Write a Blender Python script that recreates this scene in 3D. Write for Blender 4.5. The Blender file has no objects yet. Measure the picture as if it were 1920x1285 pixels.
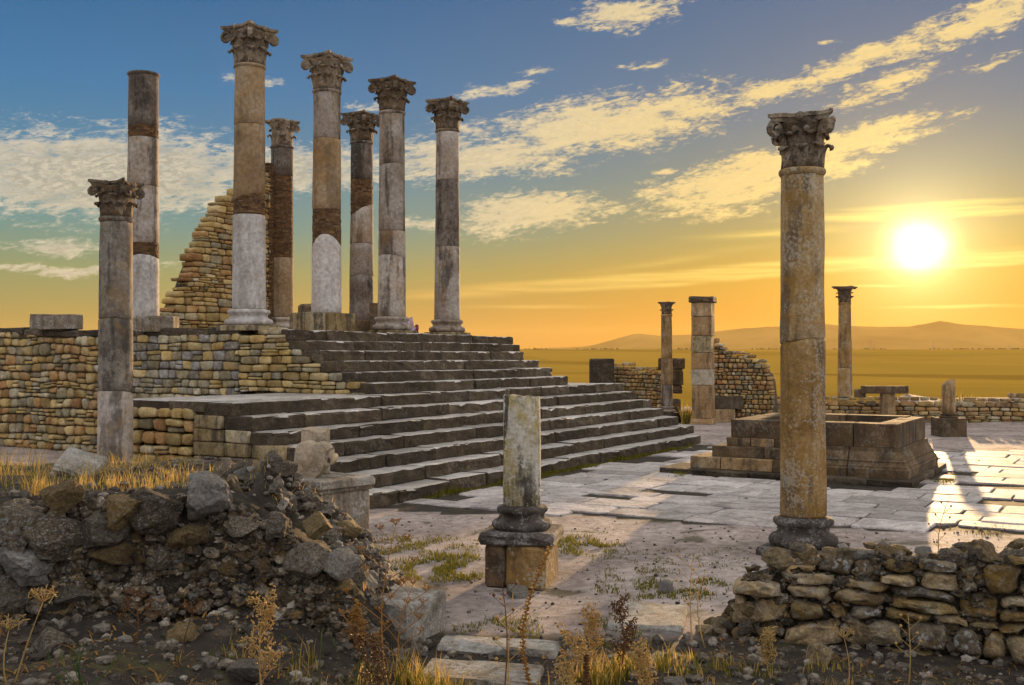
import bpy, bmesh, math, random
from mathutils import Vector, Matrix, noise

# ------------------------------------------------------------------ camera
SC = bpy.context.scene
COL = SC.collection
R_ = math.radians
EYE = 2.69                      # camera height above the plaza
FPX = 2000.0                    # focal length in photo pixels (photo is 1920 wide)
HZ = 668.0                      # horizon row in the photo
YAW = math.atan2(1184.0, FPX)   # viewing direction, measured from the temple's long stair edge (+X)
CY, SY = math.cos(YAW), math.sin(YAW)
FWD = Vector((CY, SY, 0.0)); RGT = Vector((SY, -CY, 0.0))

cam = bpy.data.cameras.new('camera'); cam_o = bpy.data.objects.new('camera', cam); COL.objects.link(cam_o)
cam.sensor_width = 36.0; cam.lens = FPX / 1920.0 * 36.0
cam.clip_start = 0.1; cam.clip_end = 40000
cam_o.location = (0, 0, EYE)
cam_o.rotation_euler = (R_(90) + math.atan((HZ - 642.5) / FPX), 0, YAW - R_(90))
SC.camera = cam_o

# ------------------------------------------------------------------ world, sun, exposure
SUN_AZ = math.atan((1722 - 960) / FPX)                      # right of the viewing direction
SUN_EL = math.atan((HZ - 465) / math.hypot(FPX, 762))
sa = YAW - SUN_AZ
SUN = Vector((math.cos(SUN_EL) * math.cos(sa), math.cos(SUN_EL) * math.sin(sa), math.sin(SUN_EL)))

def s2l(c):
    return tuple((x / 12.92 if x <= 0.04045 else ((x + 0.055) / 1.055) ** 2.4) for x in [v / 255.0 for v in c])

class NT:
    """small helper to write node trees as expressions"""
    def __init__(s, tree): s.t = tree; s.n = tree.nodes; s.l = tree.links
    def node(s, typ, **kw):
        n = s.n.new(typ)
        for k, v in kw.items(): setattr(n, k, v)
        return n
    def put(s, sock, v):
        if isinstance(v, bpy.types.NodeSocket): s.l.new(v, sock)
        elif v is not None:
            if isinstance(v, (tuple, list)) and len(v) == 3 and getattr(sock, 'type', '') == 'RGBA': v = (*v, 1.0)
            sock.default_value = v
    def m(s, op, a, b=None, c=None, clamp=False):
        n = s.node('ShaderNodeMath', operation=op, use_clamp=clamp)
        s.put(n.inputs[0], a); s.put(n.inputs[1], b)
        if c is not None: s.put(n.inputs[2], c)
        return n.outputs[0]
    def v(s, op, a, b=None, scale=None):
        n = s.node('ShaderNodeVectorMath', operation=op)
        s.put(n.inputs[0], a)
        if b is not None: s.put(n.inputs[1], b)
        if scale is not None: s.put(n.inputs['Scale'], scale)
        return n.outputs['Value'] if op in ('DOT_PRODUCT', 'LENGTH') else n.outputs[0]
    def mix(s, fac, a, b, mode='MIX'):
        n = s.node('ShaderNodeMix', data_type='RGBA', blend_type=mode, clamp_factor=True)
        s.put(n.inputs[0], fac); s.put(n.inputs[6], a); s.put(n.inputs[7], b)
        return n.outputs[2]
    def rng(s, x, a, b, c=0.0, d=1.0, smooth=True):
        n = s.node('ShaderNodeMapRange', interpolation_type='SMOOTHSTEP' if smooth else 'LINEAR')
        s.put(n.inputs[0], x)
        for i, q in enumerate((a, b, c, d)): s.put(n.inputs[1 + i], q)
        return n.outputs[0]
    def ramp(s, x, stops, interp='LINEAR'):
        n = s.node('ShaderNodeValToRGB'); cr = n.color_ramp; cr.interpolation = interp
        while len(cr.elements) < len(stops): cr.elements.new(0.5)
        for e, (p, c) in zip(cr.elements, stops): e.position = p; e.color = (*c, 1.0)
        s.put(n.inputs[0], x); return n.outputs[0]
    def noise(s, vec, scale, detail=4.0, rough=0.55, dist=0.0, out=0):
        n = s.node('ShaderNodeTexNoise'); s.put(n.inputs['Vector'], vec)
        n.inputs['Scale'].default_value = scale; n.inputs['Detail'].default_value = detail
        n.inputs['Roughness'].default_value = rough; n.inputs['Distortion'].default_value = dist
        return n.outputs[out]
    def comb(s, x, y, z):
        n = s.node('ShaderNodeCombineXYZ')
        for i, q in enumerate((x, y, z)): s.put(n.inputs[i], q)
        return n.outputs[0]

world = bpy.data.worlds.new('World'); SC.world = world; world.use_nodes = True
wt = NT(world.node_tree); wt.n.clear()
w_out = wt.node('ShaderNodeOutputWorld'); bg = wt.node('ShaderNodeBackground'); wt.l.new(bg.outputs[0], w_out.inputs[0])
bg.inputs[1].default_value = 0.1
sky = wt.node('ShaderNodeTexSky', sky_type='NISHITA', sun_disc=False)
sky.sun_elevation = SUN_EL; sky.sun_rotation = math.atan2(SUN.x, SUN.y)
sky.air_density = 1.2; sky.dust_density = 2.0; sky.ozone_density = 1.5; sky.altitude = 400

def build_sky():
    w = wt
    d = w.node('ShaderNodeTexCoord').outputs['Generated']
    d = w.v('NORMALIZE', d)
    fx = w.v('DOT_PRODUCT', d, tuple(FWD)); rx = w.v('DOT_PRODUCT', d, tuple(RGT))
    ux = w.v('DOT_PRODUCT', d, (0, 0, 1))
    K = 180 / math.pi
    az = w.m('MULTIPLY', w.m('ARCTAN2', rx, fx), K)            # compass direction, degrees
    el = w.m('MULTIPLY', w.m('ARCSINE', ux), K)                # elevation, degrees
    sang = w.m('MULTIPLY', w.m('ARCCOSINE', w.m('MINIMUM', w.v('DOT_PRODUCT', d, tuple(SUN)), 1.0)), K)
    e40 = w.m('DIVIDE', w.m('MAXIMUM', el, 0.0), 40.0)
    L = s2l
    far = w.ramp(e40, [(0.0, L((160, 128, 70))), (0.06, L((148, 146, 92))), (0.11, L((126, 150, 110))), (0.17, L((86, 144, 148))),
                       (0.25, L((66, 132, 164))), (0.34, L((36, 120, 172))), (0.47, L((2, 98, 152))), (1.0, L((10, 84, 140)))])
    near = w.ramp(e40, [(0.0, L((198, 104, 0))), (0.05, L((202, 128, 0))), (0.10, L((194, 148, 30))), (0.15, L((158, 148, 80))),
                        (0.23, L((112, 132, 124))), (0.31, L((78, 112, 136))), (0.47, L((56, 100, 142))), (1.0, L((30, 84, 138)))])
    nf = w.m('EXPONENT', w.m('MULTIPLY', w.m('POWER', w.m('DIVIDE', sang, 23.0), 2.0), -1.0))
    col = w.mix(nf, far, near)
    # -------- clouds, laid out by compass direction and elevation
    ph = lambda x, y: (math.degrees(math.atan((x - 960) / FPX)), math.degrees(math.atan((HZ - y) / math.hypot(FPX, x - 960))))
    clouds = [  # centre px, half length deg, half width deg, tilt deg, strength
        (185, 322, 10.5, 2.8, 3, 1.1), (540, 318, 8, 1.5, 4, .9), (880, 298, 6.6, 1.5, 3, 1.0), (1130, 238, 9.0, 2.0, 10, 1.05),
        (1440, 168, 4.6, .8, 15, .8), (1640, 108, 6.5, .95, 17, .85), (1840, 42, 4.5, 1.0, 16, .9), (1000, 398, 5.6, 1.4, 6, 1.0),
        (1420, 330, 7.5, 1.7, 12, 1.05), (1620, 262, 5.5, 1.0, 9, 1.0), (1560, 318, 3.0, .45, 8, .8), (1235, 317, 1.2, .3, 2, .8), (1180, 25, 3.6, .9, 4, .9), (1290, 205, 3.4, .8, 10, .85), (1010, 135, 1.2, .35, 6, .7), (870, 235, 2.2, .6, 5, .7),
        (1050, 45, 1.3, .45, 4, .7), (950, 165, 2.0, .5, 8, .7), (485, 152, 2.0, .35, 2, .8), (1190, 118, 1.6, .3, 3, .65), (1650, 170, 3.5, .7, 14, .7), (790, 415, 2.0, .5, 4, .7),
        (90, 455, 3.2, .5, 3, .75), (120, 500, 7.5, .45, 2, .55), (1880, 115, 1.6, .4, 10, .75), (700, 200, 1.2, .25, 2, .5), (1560, 75, .8, .2, 4, .6)]
    warp = w.noise(w.comb(w.m('MULTIPLY', az, 0.22), w.m('MULTIPLY', el, 0.5), 0.0), 1.0, 3.0, 0.5, out=1)
    wv = w.v('SUBTRACT', warp, (0.5, 0.5, 0.5))
    sep = w.node('ShaderNodeSeparateXYZ'); w.l.new(wv, sep.inputs[0])
    azw = w.m('ADD', az, w.m('MULTIPLY', sep.outputs[0], 5.0)); elw = w.m('ADD', el, w.m('MULTIPLY', sep.outputs[1], 1.9))
    mask = None
    def ell(px, py, hl, hw, tilt, k, a=azw, e=elw):
        a0, e0 = ph(px, py); c, s = math.cos(R_(tilt)), math.sin(R_(tilt))
        da = w.m('SUBTRACT', a, a0); de = w.m('SUBTRACT', e, e0)
        u = w.m('DIVIDE', w.m('ADD', w.m('MULTIPLY', da, c), w.m('MULTIPLY', de, s)), hl)
        v = w.m('DIVIDE', w.m('SUBTRACT', w.m('MULTIPLY', de, c), w.m('MULTIPLY', da, s)), hw)
        r = w.m('SQRT', w.m('ADD', w.m('MULTIPLY', u, u), w.m('MULTIPLY', v, v)))
        return w.m('MULTIPLY', w.m('SUBTRACT', 1.0, r), k)
    for c in clouds:
        q = ell(*c); mask = q if mask is None else w.m('MAXIMUM', mask, q)
    # denser cloud deck added over the unseen sky, as fill for shaded faces
    big = w.noise(w.comb(w.m('MULTIPLY', azw, 0.045), w.m('MULTIPLY', elw, 0.11), 7.0), 1.0, 4.0, 0.55)
    away = w.m('MAXIMUM', w.rng(w.m('ABSOLUTE', az), 26.0, 40.0), w.rng(el, 19.0, 27.0))
    rest = w.m('MULTIPLY', w.rng(big, 0.20, 0.42, -0.2, 1.0), away)
    mask = w.m('MAXIMUM', mask, w.m('SUBTRACT', rest, w.m('MULTIPLY', w.m('SUBTRACT', 1.0, away), 3.0)))
    # ripples
    tilt = w.m('ADD', el, w.m('MULTIPLY', az, -0.12))
    rip = w.noise(w.comb(w.m('MULTIPLY', az, 0.62), w.m('MULTIPLY', tilt, 2.1), 3.0), 1.0, 7.0, 0.62, 0.4)
    rip2 = w.noise(w.comb(w.m('MULTIPLY', az, 2.1), w.m('MULTIPLY', tilt, 5.6), 11.0), 1.0, 7.0, 0.66, 0.6)
    n = w.m('ADD', w.m('MULTIPLY', w.m('SUBTRACT', rip, 0.5), 2.7), w.m('MULTIPLY', w.m('SUBTRACT', rip2, 0.5), 2.6))
    dens = w.m('ADD', w.m('MULTIPLY', mask, 1.75), n)
    a = w.rng(dens, 0.10, 1.25)
    inside = w.rng(mask, -0.22, 0.12)
    a = w.m('MULTIPLY', a, inside)
    # long thin streaks low over the horizon
    strk = None
    for c in [(1300, 518, 19.0, .55, 3.4, .85), (1830, 487, 6.0, .42, 1.0, 1.3), (1740, 402, 8.5, .35, 0.0, .8), (1760, 385, 6.0, .25, .5, .6), (1000, 575, 6.0, .2, 0, .35),
              (1450, 437, 6.0, .35, 2.0, .35), (1250, 490, 9.0, .4, 8.0, .2), (1790, 575, 5.0, .15, 0, .4), (880, 548, 7.0, .5, 4.0, .45), (1640, 535, 2.5, .12, 1, .4)]:
        q = w.m('MAXIMUM', ell(*c, a=az, e=w.m('ADD', el, w.m('MULTIPLY', sep.outputs[1], .35))), 0.0)
        strk = q if strk is None else w.m('MAXIMUM', strk, q)
    thin = w.noise(w.comb(w.m('MULTIPLY', az, 0.16), w.m('MULTIPLY', el, 4.0), 5.0), 1.0, 4.0, 0.6)
    sa_ = w.m('MULTIPLY', w.rng(strk, 0.0, 0.45), w.rng(thin, 0.30, 0.62, 0.35, 1.0))
    ccol = w.mix(w.rng(sang, 4.0, 34.0), L((255, 222, 140)), L((226, 214, 188)))
    ccol = w.mix(w.rng(sang, 40.0, 100.0), ccol, (1.45, 1.42, 1.44))  # unseen clouds away from the sun made brighter, as added fill light
    shade = w.m('MULTIPLY', w.rng(mask, 0.2, 0.75), w.rng(rip2, 0.38, 0.6, 0.25, 1.0))
    ccol = w.mix(w.m('MULTIPLY', shade, w.rng(az, 3.0, -12.0, 0.22, 0.72)), ccol, L((142, 148, 140)))
    col = w.mix(w.m('MULTIPLY', a, 0.93), col, ccol)
    col = w.mix(w.m('MULTIPLY', sa_, 0.75), col, w.mix(w.rng(sang, 3.0, 26.0), L((255, 226, 120)), L((224, 184, 100))))
    # the sun seen through thin cloud
    def g(k, wd): return w.m('MULTIPLY', w.m('EXPONENT', w.m('MULTIPLY', w.m('DIVIDE', sang, wd), -1.0)), k)
    disc = w.m('MULTIPLY', w.m('EXPONENT', w.m('MULTIPLY', w.m('POWER', w.m('DIVIDE', w.m('ADD', sang, w.m('MULTIPLY', sep.outputs[1], 1.0)), 1.05), 2.0), -1.0)), 4.0)
    col = w.mix(1.0, col, w.v('SCALE', (1.0, .84, .44), scale=w.m('ADD', g(1.5, 1.9), disc)), 'ADD')
    col = w.mix(1.0, col, w.v('SCALE', (1.0, .52, .05), scale=g(0.20, 6.0)), 'ADD')
    ground = w.rng(el, 0.0, -4.0)
    col = w.mix(ground, col, (0.16, 0.12, 0.07))
    col = w.v('SCALE', col, scale=6.1)
    col = w.mix(0.03, col, sky.outputs[0])
    w.l.new(col, bg.inputs[0])
build_sky()
world.cycles.sampling_method = 'MANUAL'; world.cycles.sample_map_resolution = 256

sl = bpy.data.lights.new('sun', 'SUN'); sun_o = bpy.data.objects.new('sun', sl); COL.objects.link(sun_o)
sl.energy = 4.2; sl.angle = R_(0.6); sl.color = (1.0, 0.63, 0.30)
sun_o.rotation_euler = SUN.to_track_quat('Z', 'Y').to_euler(); sun_o.location = (0, 0, 60)

SC.view_settings.view_transform = 'Standard'; SC.view_settings.look = 'None'
SC.view_settings.gamma = 1.0; SC.view_settings.use_curve_mapping = False
SC.view_settings.exposure = 0.7
SC.render.engine = 'CYCLES'
SC.cycles.use_denoising = True; SC.cycles.use_adaptive_sampling = True; SC.cycles.adaptive_threshold = 0.025
SC.cycles.max_bounces = 5; SC.cycles.diffuse_bounces = 3; SC.cycles.glossy_bounces = 2
SC.cycles.transmission_bounces = 2; SC.cycles.volume_bounces = 0; SC.cycles.transparent_max_bounces = 6
SC.cycles.sample_clamp_indirect = 6.0; SC.cycles.caustics_reflective = False; SC.cycles.caustics_refractive = False

# ------------------------------------------------------------------ coordinates
def W(r, z, h=0.0):
    """metres to the right of / in front of the camera -> world"""
    return Vector((SY * r + CY * z, -CY * r + SY * z, h))
def at(px, Z, h=0.0): return W((px - 960) / FPX * Z, Z, h)
def hz(py, Z): return EYE - (py - HZ) * Z / FPX
def toRZ(x, y): return (SY * x - CY * y, CY * x + SY * y)

# ------------------------------------------------------------------ materials
MATS = {}
def material(name):
    m = bpy.data.materials.new(name); m.use_nodes = True
    t = NT(m.node_tree); t.n.clear()
    out = t.node('ShaderNodeOutputMaterial'); b = t.node('ShaderNodeBsdfPrincipled'); t.l.new(b.outputs[0], out.inputs[0])
    MATS[name] = m
    return m, t, b, out

def stone(name, c1, c2, c3, stain=0.5, stain_col=(0.035, 0.03, 0.026), streak=True, lichen=0.25, lich_col=(0.5, 0.48, 0.42), lscale=1.0, rough=0.85,
          bump=0.35, scale=1.0, var=0.3, moss=0.0, orange=0.0, island=False, spec=0.35, bdist=0.03, top_lichen=0.0, pale=0.0):
    m, t, b, out = material(name)
    tc = t.node('ShaderNodeTexCoord').outputs['Object']
    rnd = t.node('ShaderNodeNewGeometry').outputs['Random Per Island'] if island else t.node('ShaderNodeObjectInfo').outputs['Random']
    off = t.v('SCALE', (17.0, 31.0, 23.0), scale=rnd)
    p = t.v('ADD', tc, off)
    n1 = t.noise(p, 1.6 * scale, 6.0, 0.62)
    n1 = t.m('ADD', n1, t.m('MULTIPLY', t.m('SUBTRACT', rnd, 0.5), 0.22))
    col = t.ramp(n1, [(0.32, c1), (0.5, c2), (0.68, c3)])
    n2 = t.noise(p, 16.0 * scale, 5.0, 0.65)
    col = t.mix(1.0, col, t.ramp(n2, [(0.3, (0.62, 0.62, 0.62)), (0.7, (1.28, 1.27, 1.25))]), 'MULTIPLY')
    if pale > 0:
        n = t.noise(t.v('MULTIPLY', p, (1.6, 1.6, .8)), 1.1 * scale, 4.0, 0.6)
        col = t.mix(t.m('MULTIPLY', t.rng(n, 0.48, 0.62), pale), col, (0.56, 0.54, 0.52))
    if stain > 0:
        q = t.v('MULTIPLY', p, (3.2, 3.2, 0.42) if streak else (1.5, 1.5, 1.5))
        n3 = t.noise(q, 1.0 * scale, 6.0, 0.62, 0.5)
        n3b = t.noise(p, 5.0 * scale, 5.0, 0.7)
        f = t.m('MULTIPLY', t.rng(t.m('ADD', n3, t.m('MULTIPLY', t.m('SUBTRACT', n3b, 0.5), 0.35)), 0.47, 0.62), stain)
        col = t.mix(f, col, stain_col)
    if moss > 0:
        n4 = t.noise(p, 2.6 * scale, 5.0, 0.6)
        col = t.mix(t.m('MULTIPLY', t.rng(n4, 0.52, 0.64), moss), col, (0.085, 0.082, 0.012))
    if orange > 0:
        n5 = t.noise(p, 2.1 * scale, 5.0, 0.6, 0.6)
        col = t.mix(t.m('MULTIPLY', t.rng(n5, 0.5, 0.64), orange), col, (0.30, 0.165, 0.030))
    if lichen > 0:
        n6 = t.noise(p, 11.0 * scale * lscale, 6.0, 0.72)
        n6b = t.noise(p, 1.9 * scale, 2.0, 0.5)
        f = t.m('MULTIPLY', t.rng(t.m('ADD', n6, t.m('MULTIPLY', t.m('SUBTRACT', n6b, 0.5), 0.5)), 0.54, 0.62), lichen)
        col = t.mix(f, col, lich_col)
    hv = t.m('ADD', 1.0 - var, t.m('MULTIPLY', t.m('FRACT', t.m('MULTIPLY', rnd, 7.31)), 2 * var))
    col = t.v('SCALE', col, scale=hv)
    t.l.new(col, b.inputs['Base Color'])
    b.inputs['Roughness'].default_value = rough
    b.inputs['Specular IOR Level'].default_value = spec
    bn = t.node('ShaderNodeBump'); bn.inputs['Strength'].default_value = bump; bn.inputs['Distance'].default_value = bdist
    h = t.m('ADD', t.noise(p, 22.0 * scale, 7.0, 0.7), t.m('MULTIPLY', t.noise(p, 5.5 * scale, 3.0, 0.6), 1.2))
    t.l.new(h, bn.inputs['Height']); t.l.new(bn.outputs[0], b.inputs['Normal'])
    return m

M = {}
M['marble'] = stone('pale_marble', (.32, .235, .16), (.42, .365, .31), (.52, .485, .46), stain=.78, stain_col=(.06, .045, .035), lichen=.10, var=.12, bump=.22, scale=.65, orange=.34)
M['marble_dark'] = stone('stained_marble', (.10, .075, .06), (.17, .14, .12), (.30, .27, .25), stain=.9, lichen=.15, var=.16, bump=.3, scale=.7)
M['marble_white'] = stone('white_marble', (.40, .365, .345), (.50, .475, .465), (.58, .56, .56), stain=.45, stain_col=(.16, .13, .11), lichen=.08, var=.05, bump=.2, scale=.6, orange=.12)
M['marble_tan'] = stone('tan_marble', (.24, .155, .08), (.32, .225, .13), (.40, .315, .23), stain=.5, stain_col=(.09, .065, .045), lichen=.08, var=.05, bump=.2, scale=.6, orange=.3)
M['marble_grey'] = stone('grey_marble', (.21, .16, .115), (.31, .262, .222), (.44, .405, .38), stain=.82, stain_col=(.05, .04, .033), lichen=.10, var=.16, bump=.25, scale=.7, orange=.25)
M['col_grey'] = stone('dark_grey_column_stone', (.085, .066, .05), (.155, .13, .108), (.26, .235, .21), stain=.75, lichen=.2, var=.08, bump=.3, scale=.9, orange=.3, moss=.2)
M['capital'] = stone('carved_stone', (.17, .12, .075), (.27, .205, .14), (.37, .31, .245), stain=.8, streak=False, lichen=.2, var=.12, bump=.4, scale=2, stain_col=(.05, .042, .035))
M['capital_dark'] = stone('dark_carved_stone', (.085, .060, .040), (.15, .11, .075), (.26, .205, .15), stain=.8, streak=False, lichen=.15, var=.12, bump=.4, scale=2, stain_col=(.045, .035, .028), orange=.3)
M['ochre_col'] = stone('ochre_lichen_stone', (.24, .135, .040), (.36, .225, .088), (.44, .33, .19), stain=.6, lichen=.5, lich_col=(.50, .47, .40), var=.08, bump=.5, orange=.6, scale=1.3, lscale=1.6)
M['stub'] = stone('yellow_stained_stone', (.25, .18, .05), (.38, .30, .12), (.44, .40, .33), stain=.92, lichen=.8, lich_col=(.58, .56, .52), var=.08, bump=.45, moss=.4, scale=1.6, pale=.5)
M['brick'] = stone('old_brick', (.085, .042, .018), (.14, .072, .028), (.20, .115, .05), stain=.45, lichen=.1, var=.35, bump=.3, island=True, scale=2)
M['rubble'] = stone('tan_rubble_stone', (.33, .21, .07), (.47, .335, .13), (.56, .45, .25), stain=.25, streak=False, lichen=.2, var=.34, bump=.45, orange=.35, scale=1.6)
M['rubble_grey'] = stone('grey_rubble_stone', (.24, .195, .105), (.38, .315, .19), (.52, .475, .37), stain=.45, streak=False, lichen=.25, var=.36, bump=.45, orange=.25, moss=.3, scale=1.6)
M['rubble_red'] = stone('reddish_rubble_stone', (.30, .15, .055), (.42, .25, .10), (.50, .36, .20), stain=.15, streak=False, lichen=.15, var=.32, bump=.45, orange=.3, scale=1.6)
M['ashlar'] = stone('tan_ashlar', (.24, .17, .08), (.33, .25, .13), (.40, .325, .205), stain=.8, lichen=.12, var=.16, bump=.4, moss=.35, scale=1.2)
M['ashlar_warm'] = stone('warm_ashlar', (.30, .18, .08), (.40, .26, .13), (.46, .34, .20), stain=.6, lichen=.15, var=.14, bump=.4, orange=.25, scale=1.2)
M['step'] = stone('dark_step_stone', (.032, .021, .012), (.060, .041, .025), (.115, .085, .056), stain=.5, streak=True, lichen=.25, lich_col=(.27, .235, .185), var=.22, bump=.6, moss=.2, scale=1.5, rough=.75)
M['tread'] = stone('skylit_tread_stone', (.40, .37, .345), (.54, .51, .49), (.66, .635, .62), stain=.3, streak=False, lichen=.25, lich_col=(.12, .10, .08), var=.15, bump=.4, scale=1.5, rough=.45, spec=.6)  # paler than the risers: light from the sky put into the tread colour
M['altar'] = stone('brown_altar_stone', (.065, .036, .018), (.115, .070, .035), (.19, .128, .072), stain=.75, lichen=.15, var=.2, bump=.4, moss=.2, scale=1.2)
M['pedestal'] = stone('pedestal_stone', (.20, .15, .10), (.28, .24, .19), (.38, .36, .33), stain=.5, lichen=.5, lich_col=(.5, .5, .49), var=.1, bump=.5, scale=1.6)
M['stub_base'] = stone('blackened_base_stone', (.04, .031, .025), (.085, .069, .06), (.19, .168, .155), stain=.5, lichen=.4, lich_col=(.42, .41, .40), var=.08, bump=.6, scale=2)
M['pave'] = stone('paving_stone', (.36, .315, .31), (.50, .45, .445), (.60, .555, .555), stain=.4, streak=False, lichen=.2, var=.2, bump=.45, scale=1.2, rough=.66, spec=.5, bdist=.02)
M['boulder'] = stone('lichen_boulder', (.14, .105, .07), (.26, .205, .145), (.40, .345, .275), stain=.65, streak=False, lichen=.9, lich_col=(.50, .50, .49), var=.3, bump=1.0, orange=.35, scale=3.6, bdist=.04, lscale=.32)
M['boulder_ochre'] = stone('ochre_boulder', (.20, .125, .045), (.34, .23, .09), (.46, .36, .19), stain=.55, streak=False, lichen=.4, lich_col=(.42, .41, .38), var=.3, bump=.9, orange=.7, scale=3.6, bdist=.04, lscale=.32)
M['boulder_pale'] = stone('pale_boulder', (.24, .20, .16), (.34, .31, .27), (.46, .44, .42), stain=.35, streak=False, lichen=.5, lich_col=(.55, .55, .54), var=.25, bump=.9, scale=3.6, lscale=.32)
M['wall_right'] = stone('brown_wall_stone', (.24, .165, .08), (.38, .28, .155), (.50, .415, .295), stain=.5, streak=False, lichen=.35, lich_col=(.40, .38, .35), var=.32, bump=.9, orange=.45, scale=2.0, lscale=.32)
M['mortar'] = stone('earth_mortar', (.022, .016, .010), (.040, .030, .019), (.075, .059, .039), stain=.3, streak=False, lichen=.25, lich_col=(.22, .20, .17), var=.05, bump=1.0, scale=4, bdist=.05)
M['mortar_pale'] = stone('lime_mortar', (.055, .038, .02), (.09, .065, .036), (.14, .105, .065), stain=.35, streak=False, lichen=.1, var=.05, bump=.8, scale=3)
M['rubble_small'] = stone('dark_rubble_chips', (.035, .026, .017), (.085, .064, .043), (.21, .175, .135), stain=.35, streak=False, lichen=.3, var=.6, bump=.5, island=True, scale=3, orange=.3)
M['gravel'] = stone('gravel_stone', (.045, .035, .026), (.11, .088, .068), (.28, .25, .215), stain=.35, streak=False, lichen=.15, var=.6, bump=.5, island=True, scale=3)
M['carved'] = stone('buff_carved_stone', (.32, .24, .15), (.44, .36, .26), (.52, .45, .36), stain=.35, streak=False, lichen=.25, var=.06, bump=.5, scale=2)

def ground_mat():
    m, t, b, out = material('earth_ground')
    tc = t.node('ShaderNodeTexCoord').outputs['Object']
    n1 = t.noise(tc, 0.55, 7.0, 0.62, 0.4); n2 = t.noise(tc, 6.0, 6.0, 0.7); n3 = t.noise(tc, 38.0, 5.0, 0.7)
    col = t.ramp(n1, [(0.30, (.22, .175, .165)), (0.48, (.39, .325, .31)), (0.66, (.52, .445, .425))])
    col = t.mix(1.0, col, t.ramp(n2, [(0.3, (.45, .43, .41)), (0.68, (1.28, 1.27, 1.25))]), 'MULTIPLY')
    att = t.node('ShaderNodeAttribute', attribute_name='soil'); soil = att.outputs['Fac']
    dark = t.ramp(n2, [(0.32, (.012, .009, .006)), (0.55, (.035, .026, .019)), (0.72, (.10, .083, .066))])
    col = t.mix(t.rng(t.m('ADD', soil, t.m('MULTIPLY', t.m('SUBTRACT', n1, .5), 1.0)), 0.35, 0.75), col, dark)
    green = t.rng(t.m('ADD', t.noise(tc, 1.1, 6.0, 0.65, 0.6), t.m('MULTIPLY', t.m('SUBTRACT', n2, .5), .4)), 0.56, 0.66)
    col = t.mix(t.m('MULTIPLY', green, 0.8), col, (.060, .052, .014))
    # dry fields of the far plain
    geo = t.node('ShaderNodeNewGeometry').outputs['Position']
    dist = t.v('LENGTH', geo)
    vo = t.node('ShaderNodeTexVoronoi'); t.put(vo.inputs['Vector'], t.v('MULTIPLY', geo, (.0045, .0030, 0.0))); vo.inputs['Scale'].default_value = 1.0
    sp = t.node('ShaderNodeSeparateXYZ'); t.l.new(vo.outputs['Color'], sp.inputs[0])
    fields = t.ramp(t.m('ADD', t.m('MULTIPLY', sp.outputs[0], .6), t.m('MULTIPLY', t.noise(geo, .01, 5.0, .6), .4)), [(0.2, (.24, .145, .022)), (0.5, (.38, .23, .035)), (0.8, (.31, .20, .03))])
    col = t.mix(t.rng(dist, 60.0, 120.0), col, fields)
    t.l.new(col, b.inputs['Base Color']); b.inputs['Roughness'].default_value = .8; t.l.new(t.rng(dist, 30.0, 70.0, .4, 0.0), b.inputs['Specular IOR Level'])
    bn = t.node('ShaderNodeBump'); bn.inputs['Strength'].default_value = .8; bn.inputs['Distance'].default_value = .04
    t.l.new(t.m('ADD', n2, t.m('MULTIPLY', n3, .5)), bn.inputs['Height']); t.l.new(bn.outputs[0], b.inputs['Normal'])
    return m
M['ground'] = ground_mat()

def plain_mat(name, col, rough=.8, var=0.0, island=False, scale=6.0):
    m, t, b, out = material(name)
    tc = t.node('ShaderNodeTexCoord').outputs['Object']
    n = t.noise(tc, scale, 5.0, 0.6)
    c = t.mix(1.0, col, t.ramp(n, [(0.3, (.7, .7, .7)), (0.7, (1.25, 1.25, 1.25))]), 'MULTIPLY')
    if island:
        r = t.node('ShaderNodeNewGeometry').outputs['Random Per Island']
        c = t.v('SCALE', c, scale=t.m('ADD', 1 - var, t.m('MULTIPLY', r, 2 * var)))
    t.l.new(c, b.inputs['Base Color']); b.inputs['Roughness'].default_value = rough
    return m
def leaf_mat(name, c1, c2, trans=.5):
    m, t, b, out = material(name)
    r = t.node('ShaderNodeNewGeometry').outputs['Random Per Island']
    c = t.mix(r, c1, c2)
    t.l.new(c, b.inputs['Base Color']); b.inputs['Roughness'].default_value = .6; b.inputs['Specular IOR Level'].default_value = .2
    tr = t.node('ShaderNodeBsdfTranslucent'); t.l.new(c, tr.inputs[0])
    mx = t.node('ShaderNodeMixShader'); mx.inputs[0].default_value = trans
    t.l.new(b.outputs[0], mx.inputs[1]); t.l.new(tr.outputs[0], mx.inputs[2]); t.l.new(mx.outputs[0], out.inputs[0])
    return m
M['dry'] = leaf_mat('dry_grass_blade', (.42, .27, .07), (.62, .45, .16), .6)
M['green'] = leaf_mat('green_grass_blade', (.11, .12, .012), (.27, .23, .03), .5)
M['weed'] = leaf_mat('dry_weed', (.30, .14, .035), (.46, .25, .06), .35)
M['weed_pale'] = leaf_mat('pale_dry_weed', (.48, .32, .12), (.62, .46, .2), .45)
M['weed_dark'] = leaf_mat('dark_dry_stalk', (.11, .055, .025), (.20, .10, .04), .2)
M['herb'] = leaf_mat('green_herb', (.06, .11, .03), (.11, .17, .05), .4)
M['hill'] = plain_mat('hill_slope', (.30, .19, .06), 1.0, scale=.002); M['hill'].node_tree.nodes['Principled BSDF'].inputs['Specular IOR Level'].default_value = 0.0
M['metal'] = plain_mat('galvanised_steel', (.30, .30, .31), .6)
M['skin'] = plain_mat('skin', (.45, .28, .2), .6)
M['shirt'] = plain_mat('violet_shirt', (.42, .36, .62), .8)
M['shorts'] = plain_mat('dark_red_shorts', (.16, .02, .025), .8)
M['hair'] = plain_mat('brown_hair', (.04, .025, .015), .7)

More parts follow.
